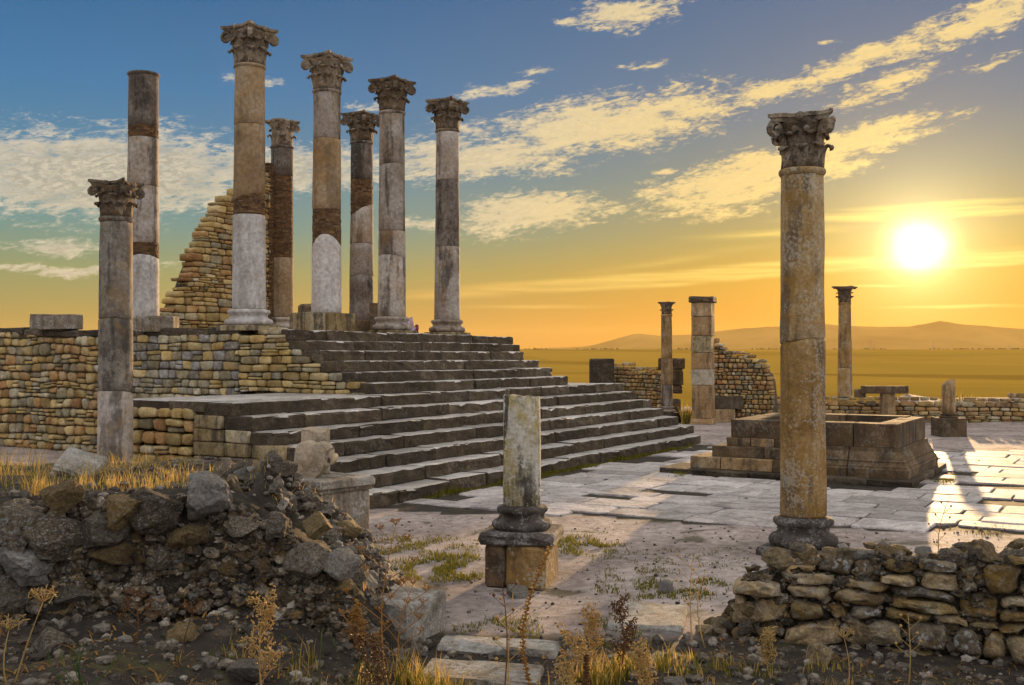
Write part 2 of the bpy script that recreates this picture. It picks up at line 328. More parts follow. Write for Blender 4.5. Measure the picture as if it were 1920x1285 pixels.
# ------------------------------------------------------------------ object helpers
def tag(o, label=None, cat=None, group=None, kind=None):
    if label: o['label'] = label
    if cat: o['category'] = cat
    if group: o['group'] = group
    if kind: o['kind'] = kind
    return o
def empty(name, loc, rz=0.0, label=None, cat=None, group=None):
    o = bpy.data.objects.new(name, None); COL.objects.link(o)
    o.location = loc; o.rotation_euler = (0, 0, rz); o.empty_display_size = .2
    return tag(o, label, cat, group)
def link_mesh(name, me, parent=None, loc=(0, 0, 0), rot=(0, 0, 0), scale=(1, 1, 1)):
    o = bpy.data.objects.new(name, me); COL.objects.link(o)
    o.location = loc; o.rotation_euler = rot; o.scale = scale
    if parent is not None: o.parent = parent
    return o
def mesh(name, V, Fc, mat, smooth=False):
    me = bpy.data.meshes.new(name); me.from_pydata([tuple(v) for v in V], [], Fc); me.materials.append(mat)
    if smooth: me.polygons.foreach_set('use_smooth', [True] * len(me.polygons))
    me.update(); return me
def obj(name, V, Fc, mat, parent=None, smooth=False, center=False, loc=(0, 0, 0), rot=(0, 0, 0)):
    if center:
        c = sum((Vector(v) for v in V), Vector()) / len(V)
        V = [Vector(v) - c for v in V]; loc = Vector(loc) + c
    return link_mesh(name, mesh(name, V, Fc, mat, smooth), parent, loc, rot)
class MB:
    def __init__(s): s.V = []; s.F = []
    def add(s, V, Fc):
        o = len(s.V); s.V += [Vector(v) for v in V]; s.F += [tuple(i + o for i in f) for f in Fc]
    def build(s, name, mat, parent=None, smooth=False, **k): return obj(name, s.V, s.F, mat, parent, smooth, **k)

def nz(x, y, z): return noise.noise(Vector((x, y, z)))
def loft(rings, close=True, cap0=True, cap1=True):
    V = []; Fc = []
    n = len(rings[0])
    for r in rings: V += r
    for j in range(len(rings) - 1):
        for i in range(n if close else n - 1):
            a = j * n + i; b = j * n + (i + 1) % n
            Fc.append((a, b, b + n, a + n))
    if cap0: Fc.append(tuple(reversed(range(n))))
    if cap1: Fc.append(tuple(range((len(rings) - 1) * n, len(rings) * n)))
    return V, Fc
def tube(pts, rads, n=6):
    rings = []
    up = Vector((0, 0, 1))
    for i, p in enumerate(pts):
        p = Vector(p)
        d = (Vector(pts[min(i + 1, len(pts) - 1)]) - Vector(pts[max(i - 1, 0)])).normalized()
        a = d.cross(Vector((1, 0, 0)) if abs(d.x) < .8 else Vector((0, 1, 0))).normalized(); b = d.cross(a)
        rings.append([p + (a * math.cos(2 * math.pi * k / n) + b * math.sin(2 * math.pi * k / n)) * rads[i] for k in range(n)])
    return loft(rings)

def worn_block(sx, sy, sz, rng, seg=None, wear=.02, bev=.025):
    """block of sx (length) x sy x sz, origin at the centre of its underside; eroded, rounded edges along its length"""
    seg = seg or max(3, min(14, int(sx / .22)))
    s0 = rng.random() * 100
    rings = []
    b = min(bev, .3 * sy, .3 * sz)
    xs = [-sx / 2, -sx / 2 + b * .5] + [-sx / 2 + sx * i / seg for i in range(1, seg)] + [sx / 2 - b * .5, sx / 2]
    for i, x in enumerate(xs):
        end = 0 if 0 < i < len(xs) - 1 else 1
        k = b * (.9 if end else 0)
        w = lambda q: wear * (nz(x * 3.1 + s0, q * 7.7, s0) + .6 * nz(x * 9 + s0, q * 3.3, 4 + s0))
        y0, y1, z0, z1 = -sy / 2 + k, sy / 2 - k, 0 + k * .4, sz - k
        c = b * (1 + .9 * max(-.6, nz(x * 4 + s0, 9.1, s0) * 1.6))
        prof = [(y0 + b * .5, z0), (y1 - b * .5, z0), (y1, z0 + b * .5), (y1, z1 - b), (y1 - b, z1), (0, z1), (y0 + c * 1.3, z1), (y0 + c * .45, z1 - c * .3), (y0, z1 - c), (y0, (z0 + z1) / 2), (y0, z0 + b * .5)]
        r = []
        for q, (y, z) in enumerate(prof):
            top = 1 if z > sz * .4 else .4
            r.append(Vector((x + .3 * w(q + 40), y + w(q) * top * (1 if y < 0 else .4), z + w(q + 20) * top * (0 if z < .02 * sz + b else .6))))
        rings.append(r)
    return loft(rings, cap0=True, cap1=True)

def skylit_top(o, zmin, mat):
    """upper faces of a step take a paler stone, with sky light painted in"""
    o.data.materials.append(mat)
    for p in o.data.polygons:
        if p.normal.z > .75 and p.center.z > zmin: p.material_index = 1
def dressed(name, parent, mat, rng, p, size, rz=0.0, wear=.015, bev=.02, along='x'):
    """worn block as a part; p = centre of underside in parent space, size = (dx, dy, dz)"""
    dx, dy, dz = size
    V, Fc = worn_block(dx, dy, dz, rng, wear=wear, bev=bev)
    return obj(name, V, Fc, mat, parent, loc=p, rot=(0, 0, rz))

def rock_mesh(name, seed, mat, sub=3, planes=9, rough=.10):
    rng = random.Random(seed)
    bm = bmesh.new(); bmesh.ops.create_icosphere(bm, subdivisions=sub, radius=1.0)
    pl = []
    for i in range(planes):
        n = Vector((rng.gauss(0, 1), rng.gauss(0, 1), rng.gauss(0, 1))).normalized(); pl.append((n, rng.uniform(.46, .8)))
    for v in bm.verts:
        c = v.co.copy()
        for n, d in pl:
            e = c.dot(n) - d
            if e > 0: c -= n * e
        k = 1 + rough * (nz(c.x * 1.8 + seed, c.y * 1.8, c.z * 1.8) + .6 * nz(c.x * 4.5 + seed, c.y * 4.5, c.z * 4.5) + .38 * nz(c.x * 10 + seed, c.y * 10, c.z * 10) + .22 * nz(c.x * 21 + seed, c.y * 21, c.z * 21))
        v.co = c * k * 1.22
    me = bpy.data.meshes.new(name); bm.to_mesh(me); bm.free(); me.materials.append(mat)
    return me
ROCKS = {k: [rock_mesh('stone', 11 * i + 3 + 100 * j, M[k], 4, 10 + i % 5, .15) for i in range(8)] for j, k in enumerate(('boulder', 'boulder_ochre', 'boulder_pale', 'wall_right'))}

# ------------------------------------------------------------------ masonry
def cell_stone(poly, depth, bulge, rng, joint=.018, soft=.25, rough=0.0):
    """one stone filling a cell of a wall face: poly in (u, v); face looks along -y"""
    c = Vector((sum(p[0] for p in poly) / len(poly), sum(p[1] for p in poly) / len(poly)))
    P = [Vector(p) for p in poly]; n = len(P); Q = []
    for i in range(n):
        a, b = P[i], P[(i + 1) % n]
        k1 = soft * rng.uniform(.5, 1.3)
        k2 = soft * rng.uniform(.5, 1.3)
        Q += [a.lerp(b, k1), a.lerp(b, 1 - k2)]
    ext = min(max((q - c).length for q in Q), 1.0)
    R = []
    for q in Q:
        d = q - c; l = d.length
        R.append(c + d * max(.4, (l - joint * rng.uniform(.6, 1.6)) / l))
    sh = bulge * rng.uniform(-.5, .6)
    tl = (rng.uniform(-.12, .12), rng.uniform(-.12, .12))
    f = lambda q, s, y: Vector((c.x + (q.x - c.x) * s, y + sh + tl[0] * (q.x - c.x) * s + tl[1] * (q.y - c.y) * s, c.y + (q.y - c.y) * s))
    j = lambda: rng.uniform(-1, 1) * bulge * .16
    rings = [[f(q, .93, depth) for q in R], [f(q, 1, .3 * bulge + j()) for q in R], [f(q, .93, -.45 * bulge + j()) for q in R], [f(q, .74, -.85 * bulge + j()) for q in R], [f(q, .38, -bulge + j()) for q in R]]
    if rough:
        # finer, craggier surface for stones near the viewer
        fine = lambda g: [x for a, b in zip(g, g[1:] + g[:1]) for x in (a, a.lerp(b, .5))]
        rings = [fine(g) for g in rings]; more = [rings[0]]
        for g, h in zip(rings[1:], rings[2:]): more += [g, [a.lerp(b, .5) for a, b in zip(g, h)]]
        more += [rings[-1], [f(Vector((q.x, q.z)), .5, 0) * 0 + Vector((c.x + (q.x - c.x) * .5, q.y, c.y + (q.z - c.y) * .5)) for q in rings[-1]]]
        o = rng.random() * 80
        rings = [more[0]] + [[q + Vector((.5 * nz(q.x * 9 + o, q.y * 9, q.z * 9), nz(q.x * 7, q.y * 7 + o, q.z * 7) + .6 * nz(q.x * 19, q.y * 19 + o, q.z * 19), .5 * nz(q.x * 9, q.y * 9, q.z * 9 + o))) * rough for q in g] for g in more[1:]]
    V, Fc = loft(rings, cap0=False)
    return V, [tuple(reversed(x)) for x in Fc]

def courses(u0, u1, v0, vmax, rng, hs, ws, wav=.03, split=.15):
    bounds = [v0]
    while bounds[-1] < vmax: bounds.append(bounds[-1] + rng.uniform(*hs))
    sd = rng.random() * 50
    bf = [lambda u, j=j, v=v: v + (0 if j == 0 else wav * 1.6 * nz(u * .9 + sd, j * 3.7, sd)) for j, v in enumerate(bounds)]
    cells = []
    for j in range(len(bounds) - 1):
        h = bounds[j + 1] - bounds[j]
        u = u0; us = [u0]
        while u < u1 - ws[0] * .6:
            u += rng.uniform(*ws) * (.6 + .55 * h / (.5 * (hs[0] + hs[1]))); us.append(min(u, u1))
        if us[-1] < u1: us.append(u1)
        for a, b in zip(us, us[1:]):
            if b - a < .04: continue
            ja = rng.uniform(-wav, wav); jb = rng.uniform(-wav, wav)
            p = [(a + ja * .6, bf[j](a)), (b + jb * .6, bf[j](b)), (b - jb * .6, bf[j + 1](b)), (a - ja * .6, bf[j + 1](a))]
            r = rng.random()
            if r < split and b - a > .12:
                m = rng.uniform(.35, .65)
                L = Vector(p[0]).lerp(Vector(p[3]), m); Rr = Vector(p[1]).lerp(Vector(p[2]), m)
                cells += [[p[0], p[1], tuple(Rr), tuple(L)], [tuple(L), tuple(Rr), p[2], p[3]]]
            else: cells.append(p)
    return cells

def wall_core(name, parent, mat, u0, u1, topf, thick, recess=.05, step=.1, drop=.06, bottom=0.0):
    n = max(2, int((u1 - u0) / step)); rings = []
    for i in range(n + 1):
        u = u0 + (u1 - u0) * i / n; t = max(bottom + .02, topf(u) - drop)
        rings.append([Vector((u, recess, bottom)), Vector((u, recess, t)), Vector((u, thick, t)), Vector((u, thick, bottom))])
    V, Fc = loft(rings)
    return obj(name, V, Fc, mat, parent)

def masonry(parent, rng, u0, u1, v0, topf, hs, ws, mats, depth=.22, bulge=.05, joint=.018, soft=.25, wav=.03, split=.15, vmax=None, part='stone', core=True, core_mat=None,
            thick=.5, cap=300, drop=.06, lowf=None, smooth=True, rough=0.0):
    vmax = vmax or max(topf(u0 + (u1 - u0) * i / 60) for i in range(61))
    res = []
    for p in courses(u0, u1, v0, vmax, rng, hs, ws, wav, split):
        cu = sum(q[0] for q in p) / 4; cv = sum(q[1] for q in p) / 4
        tv = topf(cu)
        if cv > tv or (lowf and cv < lowf(cu)): continue
        area = abs((p[2][0] - p[0][0]) * (p[2][1] - p[0][1]))
        res.append((area, p))
    res.sort(key=lambda t: -t[0])
    rest = MB()
    for i, (a, p) in enumerate(res):
        V, Fc = cell_stone(p, depth, bulge * rng.uniform(.6, 1.25), rng, joint, soft, rough)
        if i < cap: obj(part, V, Fc, rng.choice(mats), parent, smooth, center=True)
        else: rest.add(V, Fc)
    if rest.V: tag(rest.build(part + '_infill', mats[0], parent, smooth), kind='stuff')
    if core: wall_core('mortar_core', parent, core_mat or M['mortar_pale'], u0, u1, topf, thick, drop=drop)
    return len(res)

# ------------------------------------------------------------------ ground
def sm(x, a, b):
    t = max(0.0, min(1.0, (x - a) / (b - a))); return t * t * (3 - 2 * t)
def lerp_tab(tab, x):
    if x <= tab[0][0]: return tab[0][1]
    for (a, va), (b, vb) in zip(tab, tab[1:]):
        if x <= b: return va + (vb - va) * (x - a) / (b - a)
    return tab[-1][1]
# foreground left bank: height of its top by lateral position (metres right of the viewing axis)
BANK = [(-9, 1.4), (-4.6, 1.40), (-3.6, 1.44), (-2.7, 1.48), (-2.3, 1.36), (-1.9, 1.10), (-1.5, .72), (-1.25, .38), (-.95, .02), (0, 0)]
def wallZ(r): return 9.15 + .22 * (r + 3.0) * .6          # distance of the left rubble face
def gh(r, z):
    """ground height at r metres right, z metres ahead of the camera"""
    h = 0.02 * nz(r * .9, z * .9, 1.3) + .008 * nz(r * 4, z * 4, 2.2)
    if z > 55:
        h += -16 * sm(z, 55, 150) + 35 * sm(z, 700, 2600) - 40 * sm(z, 2700, 5200)
        return h
    wz = wallZ(r)
    if r < 0:
        top = lerp_tab(BANK, r)
        behind = sm(z, wz + .12, wz + .40)
        if -2.4 < r < -.8 and z < 12: top *= 1 + .35 * nz(r * 3.3, z * 3.3, 2) * sm(-r, .8, 1.1)
        fall = 1 - sm(z, 11.0 + 1.8 * sm(-r, 2.2, 4.0), 13.2 + 3.5 * sm(-r, 2.2, 4.0))
        h += (top * behind * fall) * (1 + .05 * nz(r * 2, z * 2, 5))
        front = 1 - sm(z, wz - .1, wz + .3)
        h += front * .50 * sm(-r, .7, 2.4) * (1 + .25 * nz(r * 1.5, z * 1.5, 8)) + front * .35 * sm(-z, -7.4, -5.2)
    else:
        h += (.10 * sm(r, .6, 1.6) - .16 * sm(r, 2.4, 4.2)) * (1 - sm(z, 8.9, 9.9)) * (1 + .5 * nz(r * 2, z * 2, 3))
    h += .06 * max(0, nz(r * 1.2, z * 1.2, 11)) * (1 - sm(z, 9.5, 12))
    h += .18 * sm(r, 17, 21) * sm(z, 40, 46) * 6 * max(0, .5 + nz(r * .25, z * .25, 4))
    return h
PAVED = [W(-2.7, 18.9), W(-1.0, 18.2), W(1.2, 18.0), W(2.9, 17.0), W(5.0, 16.6), W(8.5, 15.9), W(14, 15.6), W(20, 22), W(18, 30.0), W(14.0, 30.2), W(9.5, 31.0), W(6.8, 33.0), Vector((31.2, (18.06 - 12 * .53) - .05, 0)), Vector((15.9, (18.06 - 12 * .53) - .05, 0))]
def in_paving(x, yv):
    c = False; n = len(PAVED)
    for i in range(n):
        p, q = PAVED[i], PAVED[(i + 1) % n]
        if (p.y > yv) != (q.y > yv) and x < (q.x - p.x) * (yv - p.y) / (q.y - p.y) + p.x: c = not c
    return c
def build_ground():
    far = [60, 90, 140, 220, 350, 550, 850, 1300, 2000, 3200, 5000, 7000, 9000]
    rs = [-f for f in reversed(far)] + [-40, -30, -24, -19, -15, -12] + [-10 + .11 * i for i in range(int(21.0 / .11))] + [11.2, 12.5, 14, 16, 18, 20, 22, 25, 30, 40] + far
    zs = [-f for f in reversed(far)] + [-30, -12, -4, 0, 2, 3.5, 4.6] + [5.2 + .10 * i for i in range(int(9.8 / .10))] + [15 + .3 * i for i in range(int(14 / .3))] + \
         [29.5 + 1.2 * i for i in range(20)] + [54, 57, 62, 70, 80, 95, 115, 140, 180, 240, 350, 500, 700, 850, 1000, 1150, 1300, 1450, 1600, 1750, 1900, 2050, 2200, 2350, 2500, 2650, 2800, 3200, 3800, 4600, 6000, 7500, 9000]
    V = []; Fc = []; soil = []
    for z in zs:
        for r in rs:
            V.append(W(r, z, gh(r, z)))
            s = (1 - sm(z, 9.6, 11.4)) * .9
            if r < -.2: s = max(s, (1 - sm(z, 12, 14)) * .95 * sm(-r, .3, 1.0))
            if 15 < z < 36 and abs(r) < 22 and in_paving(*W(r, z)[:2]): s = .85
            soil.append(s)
    n = len(rs)
    for j in range(len(zs) - 1):
        for i in range(n - 1):
            a = j * n + i; Fc.append((a, a + 1, a + n + 1, a + n))
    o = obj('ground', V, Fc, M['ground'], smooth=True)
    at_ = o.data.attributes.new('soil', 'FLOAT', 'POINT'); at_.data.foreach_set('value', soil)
    tag(o, 'bare trodden earth around the ruins running out to dry plain', 'ground', kind='structure')
build_ground()

def build_hills():
    prof = [(-1500, 640), (-400, 650), (300, 645), (700, 640), (980, 655), (1100, 650), (1150, 637), (1195, 625), (1235, 630), (1290, 628), (1400, 615), (1470, 612), (1540, 607), (1590, 611), (1650, 613),
            (1700, 613), (1740, 606), (1765, 602), (1790, 606), (1830, 613), (1880, 614), (1940, 618), (2200, 612), (2600, 630), (3400, 640)]
    Zc = 6600.0; V = []; Fc = []
    pxs = list(range(-1500, 3401, 14)); K = [(-1500, 0.0), (-900, .45), (-500, .75), (-200, .93), (0, 1.0), (250, .9), (700, .55), (1300, 0.0)]
    for dz, k in K:
        for px in pxs:
            top = hz(lerp_tab(prof, px), Zc) + 4 * nz(px * .02, 1, 0) + 2.5 * nz(px * .07, 2, 0)
            wob = 120 * nz(px * .004, dz * .002, 3) + 60 * nz(px * .015, dz * .004, 5)
            h = -22 + (top + 22) * max(0, k + (0 if k in (0, 1.0) else .12 * nz(px * .02, dz * .005, 9)))
            R0 = (px - 960) / FPX * Zc
            V.append(W(R0, Zc + dz + wob * (0 if k == 1 else 1), h))
    n = len(pxs)
    for j in range(len(K) - 1):
        for i in range(n - 1):
            a = j * n + i; Fc.append((a, a + 1, a + n + 1, a + n))
    tag(obj('hills', V, Fc, M['hill'], smooth=True), 'low hazy mountain range along the horizon', 'hills', kind='structure')
build_hills()

def build_haze():
    s = 9400; z0, z1 = -28.0, 262.0
    V = [(-s, -s, z0), (s, -s, z0), (s, s, z0), (-s, s, z0), (-s, -s, z1), (s, -s, z1), (s, s, z1), (-s, s, z1)]
    Fc = [(3, 2, 1, 0), (4, 5, 6, 7), (0, 1, 5, 4), (1, 2, 6, 5), (2, 3, 7, 6), (3, 0, 4, 7)]
    m = bpy.data.materials.new('haze_air'); m.use_nodes = True; t = NT(m.node_tree); t.n.clear()
    out = t.node('ShaderNodeOutputMaterial'); v = t.node('ShaderNodeVolumePrincipled')
    v.inputs['Color'].default_value = (.95, .68, .26, 1); v.inputs['Density'].default_value = 4.5e-5; v.inputs['Anisotropy'].default_value = .35
    t.l.new(v.outputs[0], out.inputs['Volume'])
    tag(obj('haze', V, Fc, m), 'warm evening haze filling the air over the plain', 'haze', kind='stuff')
build_haze()

# ------------------------------------------------------------------ temple
RI, TR = .2567, .53                       # riser, tread
YF = 18.06; Y1 = YF - 12 * TR             # front of top step, front of bottom step
XL, XR = 14.70, 31.8                      # lower flight
XU, XV = 19.67, 29.5                      # upper flight
FLOOR = 13 * RI
rng = random.Random(4)

def build_stairs():
    st = empty('temple_staircase', (23.2, 14.5, 0), 0, 'broad flight of dark worn stone steps climbing to the temple columns', 'staircase')
    ox, oy = 23.2, 14.5
    r = random.Random(21)
    for k in range(1, 14):
        yk = Y1 + (k - 1) * TR
        x0, x1 = (XL, XR) if k <= 7 else (XU, XV)
        if k == 13: x1 = 30.6
        if k == 12: x1 = 30.2
        if k == 1: x1 = 31.3; x0 = XL + .05
        x1 += r.uniform(-.08, .08)
        if k <= 7: x1 += (k - 1) * .09
        x = x0; z0 = (k - 1) * RI
        while x < x1 - .05:
            L = r.uniform(1.3, 3.0)
            if x1 - x - L < .7: L = x1 - x
            if k == 1 and x == x0: L = .95
            dz = RI + r.uniform(-.012, .012); dy = TR + .22
            sh = r.uniform(-.035, .03) if k > 1 else r.uniform(-.06, .05)
            V, Fc = worn_block(L - r.uniform(.008, .035), dy, dz, r, wear=.036, bev=.035)
            skylit_top(obj('step_block', V, Fc, M['step'], st, loc=(x + L / 2 - ox, yk + dy / 2 + sh - oy, z0), rot=(r.uniform(-.012, .012), r.uniform(-.004, .004), r.uniform(-.006, .006))), dz * .6, M['tread'])
            x += L
    # fill under the steps
    mb = MB()
    for k in range(1, 14):
        yk = Y1 + (k - 1) * TR + .10
        x0, x1 = (XL + .12, XR - .6) if k <= 7 else (XU + .1, XV - .1)
        y1 = 18.3
        V = [Vector((x, y, z)) - Vector((ox, oy, 0)) for z in (max(0, (k - 1) * RI - .3), k * RI - .06) for x, y in ((x0, yk), (x1, yk), (x1, y1), (x0, y1))]
        mb.add(V, [(3, 2, 1, 0), (4, 5, 6, 7), (0, 1, 5, 4), (1, 2, 6, 5), (2, 3, 7, 6), (3, 0, 4, 7)])
    mb.build('fill_core', M['mortar_pale'], st)
    # terrace paving beside the upper flight
    for x0, x1 in ((XL, 16.3), (16.3, 18.0), (18.0, XU - .05), (XV + .05, XR + .35)):
        y = Y1 + 6 * TR + TR + .2
        while y < 18.3:
            d = r.uniform(.7, 1.2)
            if 18.3 - y - d < .5: d = 18.3 - y
            V, Fc = worn_block(x1 - x0 - .02, d - .02, .2, r, wear=.01, bev=.015)
            skylit_top(obj('terrace_slab', V, Fc, M['step'], st, loc=((x0 + x1) / 2 - ox, y + d / 2 - oy, 7 * RI - .2 + r.uniform(-.01, .01))), .1, M['tread'])
            y += d
    # flank of the lower flight: rubble behind, squared blocks in front (faces -X)
    def stepped(Yv): return max(0.0, math.floor((Yv - Y1) / TR)) * RI if Yv < Y1 + 6 * TR + .4 else 7 * RI - .17
    fl = lambda y0: (lambda u: stepped(y0 - u))
    def flank(y0, y1, plane, topf, **k):
        """masonry on a plane x = plane facing -X, running from y0 (back) to y1 (front); built in stair space"""
        h = bpy.data.objects.new('flank_wall', None); COL.objects.link(h); h.parent = st
        h.location = (plane - ox, y0 - oy, 0); h.rotation_euler = (0, 0, R_(-90))
        masonry(h, r, 0, y0 - y1, 0.0, topf, core=False, **k)
    flank(18.3, 15.9, XL - .02, lambda u: 7 * RI - .18, hs=(.15, .30), ws=(.22, .48), mats=[M['rubble'], M['rubble_grey'], M['rubble_red'], M['rubble']], bulge=.07, depth=.3, split=.25, wav=.04, soft=.22)
    flank(15.9, Y1 + .15, XL - .02, fl(15.9), hs=(.25, .27), ws=(.45, .85), mats=[M['ashlar'], M['ashlar'], M['rubble_grey']], bulge=.02, depth=.35, soft=.06, wav=.012, split=.05)
    # flank of the upper flight
    def up(u):
        Yv = 19.62 - u
        return FLOOR - .02 if Yv > YF + .15 else max(7 * RI, math.floor((Yv - Y1) / TR) * RI + .02)
    flank(19.62, 15.45, XU - .03, up, hs=(.13, .24), ws=(.24, .55), mats=[M['rubble'], M['rubble_grey'], M['rubble']], bulge=.045, depth=.3, split=.2, wav=.03, soft=.16, lowf=lambda u: 7 * RI)
build_stairs()

def build_podium():
    PB = 37.0
    pd = empty('temple_podium', (XU, PB, 0), R_(-90), 'long rubble stone podium wall with dark coping below the temple columns', 'podium')
    r = random.Random(33)
    L = PB - 19.64
    top = lambda u: 3.42 + .05 * nz(u * .8, 0, 7) + .13 * sm(L - u, 5, 11)
    mats = [M['rubble'], M['rubble_grey'], M['rubble'], M['rubble_red'], M['rubble_grey']]
    # nearer, greyer stretch, then the rounder cobbles of the far stretch
    masonry(pd, r, 12.6, L, 0, lambda u: top(u) - .2, hs=(.14, .29), ws=(.20, .46), mats=[M['rubble_grey'], M['rubble_grey'], M['rubble'], M['boulder_pale']], bulge=.045, depth=.3, split=.26, wav=.045, soft=.15, core=False, lowf=lambda u: 1.5, cap=130)
    masonry(pd, r, .05, 6.3, 0, lambda u: top(u) - .2, hs=(.17, .30), ws=(.22, .40), mats=mats, bulge=.065, depth=.3, split=.2, wav=.05, soft=.21, core=False, cap=0)
    masonry(pd, r, 6.3, 12.6, 0, lambda u: top(u) - .2, hs=(.17, .30), ws=(.22, .40), mats=mats, bulge=.065, depth=.3, split=.26, wav=.06, soft=.21, joint=.02, core=False, cap=290)
    wall_core('mortar_core', pd, M['mortar_pale'], 0, L, lambda u: top(u) - .12, .6, recess=.06, step=.3)
    # coping
    u = .05
    while u < L - .1:
        l = r.uniform(.5, 1.2)
        if L - u - l < .4: l = L - u
        h = .2 + r.uniform(-.03, .05)
        V, Fc = worn_block(l - .02, .55, h, r, wear=.035, bev=.04)
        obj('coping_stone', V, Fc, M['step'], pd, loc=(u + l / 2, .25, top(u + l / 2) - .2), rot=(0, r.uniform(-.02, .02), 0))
        u += l
    # floor of the podium and its fill (podium space: x = 32 - Y, y = X - XU)
    mb = MB()
    def box(y0, y1, x0, x1, z0, z1):
        V = [Vector((PB - y, x - XU, z)) for z in (z0, z1) for x, y in ((x0, y0), (x0, y1), (x1, y1), (x1, y0))]
        mb.add(V, [(3, 2, 1, 0), (4, 5, 6, 7), (0, 1, 5, 4), (1, 2, 6, 5), (2, 3, 7, 6), (3, 0, 4, 7)])
    box(18.35, PB, XU + .55, 30.4, .1, FLOOR - .01)
    mb.build('podium_floor', M['ashlar'], pd)
build_podium()

# ------------------------------------------------------------------ columns
def drum(r0, r1, z0, z1, f0, f1, rng, n=36, dent=.012, rings=None):
    """column drum between two break lines f0(th), f1(th) (offsets added to z0, z1)"""
    s = rng.random() * 90; R = []
    k = rings or max(4, int((z1 - z0) / .22))
    ts = [0, .012] + [i / k for i in range(1, k)] + [.988, 1]
    for t in ts:
        ring = []
        for i in range(n):
            a = 2 * math.pi * i / n
            za = z0 + f0(a); zb = z1 + f1(a)
            z = za + (zb - za) * t
            rr = r0 + (r1 - r0) * t
            if t in (0, 1): rr -= .018
            rr += dent * (nz(math.cos(a) * 1.6 + s, math.sin(a) * 1.6, z * 1.1) + .4 * nz(math.cos(a) * 5 + s, math.sin(a) * 5, z * 4))
            if t < .03 or t > .97: rr -= .035 * max(0, nz(math.cos(a) * 2.5 + s, math.sin(a) * 2.5, z * 2 + 5) - .12)
            ring.append(Vector((rr * math.cos(a), rr * math.sin(a), z)))
        R.append(ring)
    return loft(R)
def brick_ring(r0, r1, z0, z1, f0, f1, rng, bh=.055, nb=13, inner=.5):
    """courses of bricks around a shaft, following the broken drum edges"""
    mb = MB(); z = z0 - .35; j = 0
    while z < z1 + .4:
        o = rng.random(); h = bh * rng.uniform(.85, 1.15)
        for i in range(nb):
            a0 = 2 * math.pi * (i + .04 + o) / nb; a1 = 2 * math.pi * (i + .96 + o) / nb; am = (a0 + a1) / 2
            zl, zh = z0 + f0(am), z1 + f1(am)
            a, b = max(z, zl), min(z + h - .008, zh)
            if b - a < .012: continue
            t = (z - z0) / max(.01, z1 - z0); rr = r0 + (r1 - r0) * min(1, max(0, t)) + rng.uniform(-.010, .010)
            ri = rr * inner
            V = []
            for zz in (a, b):
                for aa in (a0, am, a1): V.append(Vector((rr * math.cos(aa), rr * math.sin(aa), zz)))
                V.append(Vector((ri * math.cos(am), ri * math.sin(am), zz)))
            mb.add(V, [(3, 2, 1, 0), (4, 5, 6, 7), (0, 1, 5, 4), (1, 2, 6, 5), (2, 3, 7, 6), (3, 0, 4, 7)])
        z += h; j += 1
    # mortar core behind the bricks
    n = 20
    rings = [[Vector(((r0 + (r1 - r0) * t - .022) * math.cos(2 * math.pi * i / n), (r0 + (r1 - r0) * t - .022) * math.sin(2 * math.pi * i / n), (z0 + f0(2 * math.pi * i / n)) * (1 - t) + (z1 + f1(2 * math.pi * i / n)) * t)) for i in range(n)] for t in (0, 1)]
    mb.add(*loft(rings))
    return mb
def lathe(prof, n=36, wob=.006, seed=0.0):
    rings = [[Vector(((r + wob * nz(math.cos(2 * math.pi * i / n) * 2 + seed, math.sin(2 * math.pi * i / n) * 2, z * 6)) * math.cos(2 * math.pi * i / n),
                      (r + wob * nz(math.cos(2 * math.pi * i / n) * 2 + seed, math.sin(2 * math.pi * i / n) * 2, z * 6)) * math.sin(2 * math.pi * i / n), z)) for i in range(n)] for r, z in prof]
    return loft(rings)
def attic(r, h):
    """two rolls with a hollow between them; r = shaft radius at the foot"""
    P = []
    arc = lambda rc, zc, rad, a0, a1, k=6, sx=1.0: [(rc + rad * sx * math.cos(R_(a0 + (a1 - a0) * i / k)), zc + rad * math.sin(R_(a0 + (a1 - a0) * i / k))) for i in range(k + 1)]
    t1 = h * .20; t2 = h * .14
    P += [(r * 1.0, 0)]
    P += arc(r * 1.24, t1, t1, -90, 90)
    P += [(r * 1.21, 2 * t1 + h * .02), (r * 1.13, 2 * t1 + h * .08), (r * 1.10, 2 * t1 + h * .16), (r * 1.13, 2 * t1 + h * .24), (r * 1.17, 2 * t1 + h * .27)]
    P += arc(r * 1.13, h - t2 - h * .03, t2, -80, 90)
    P += [(r * 1.04, h - .02 * h), (r * 1.02, h)]
    return P

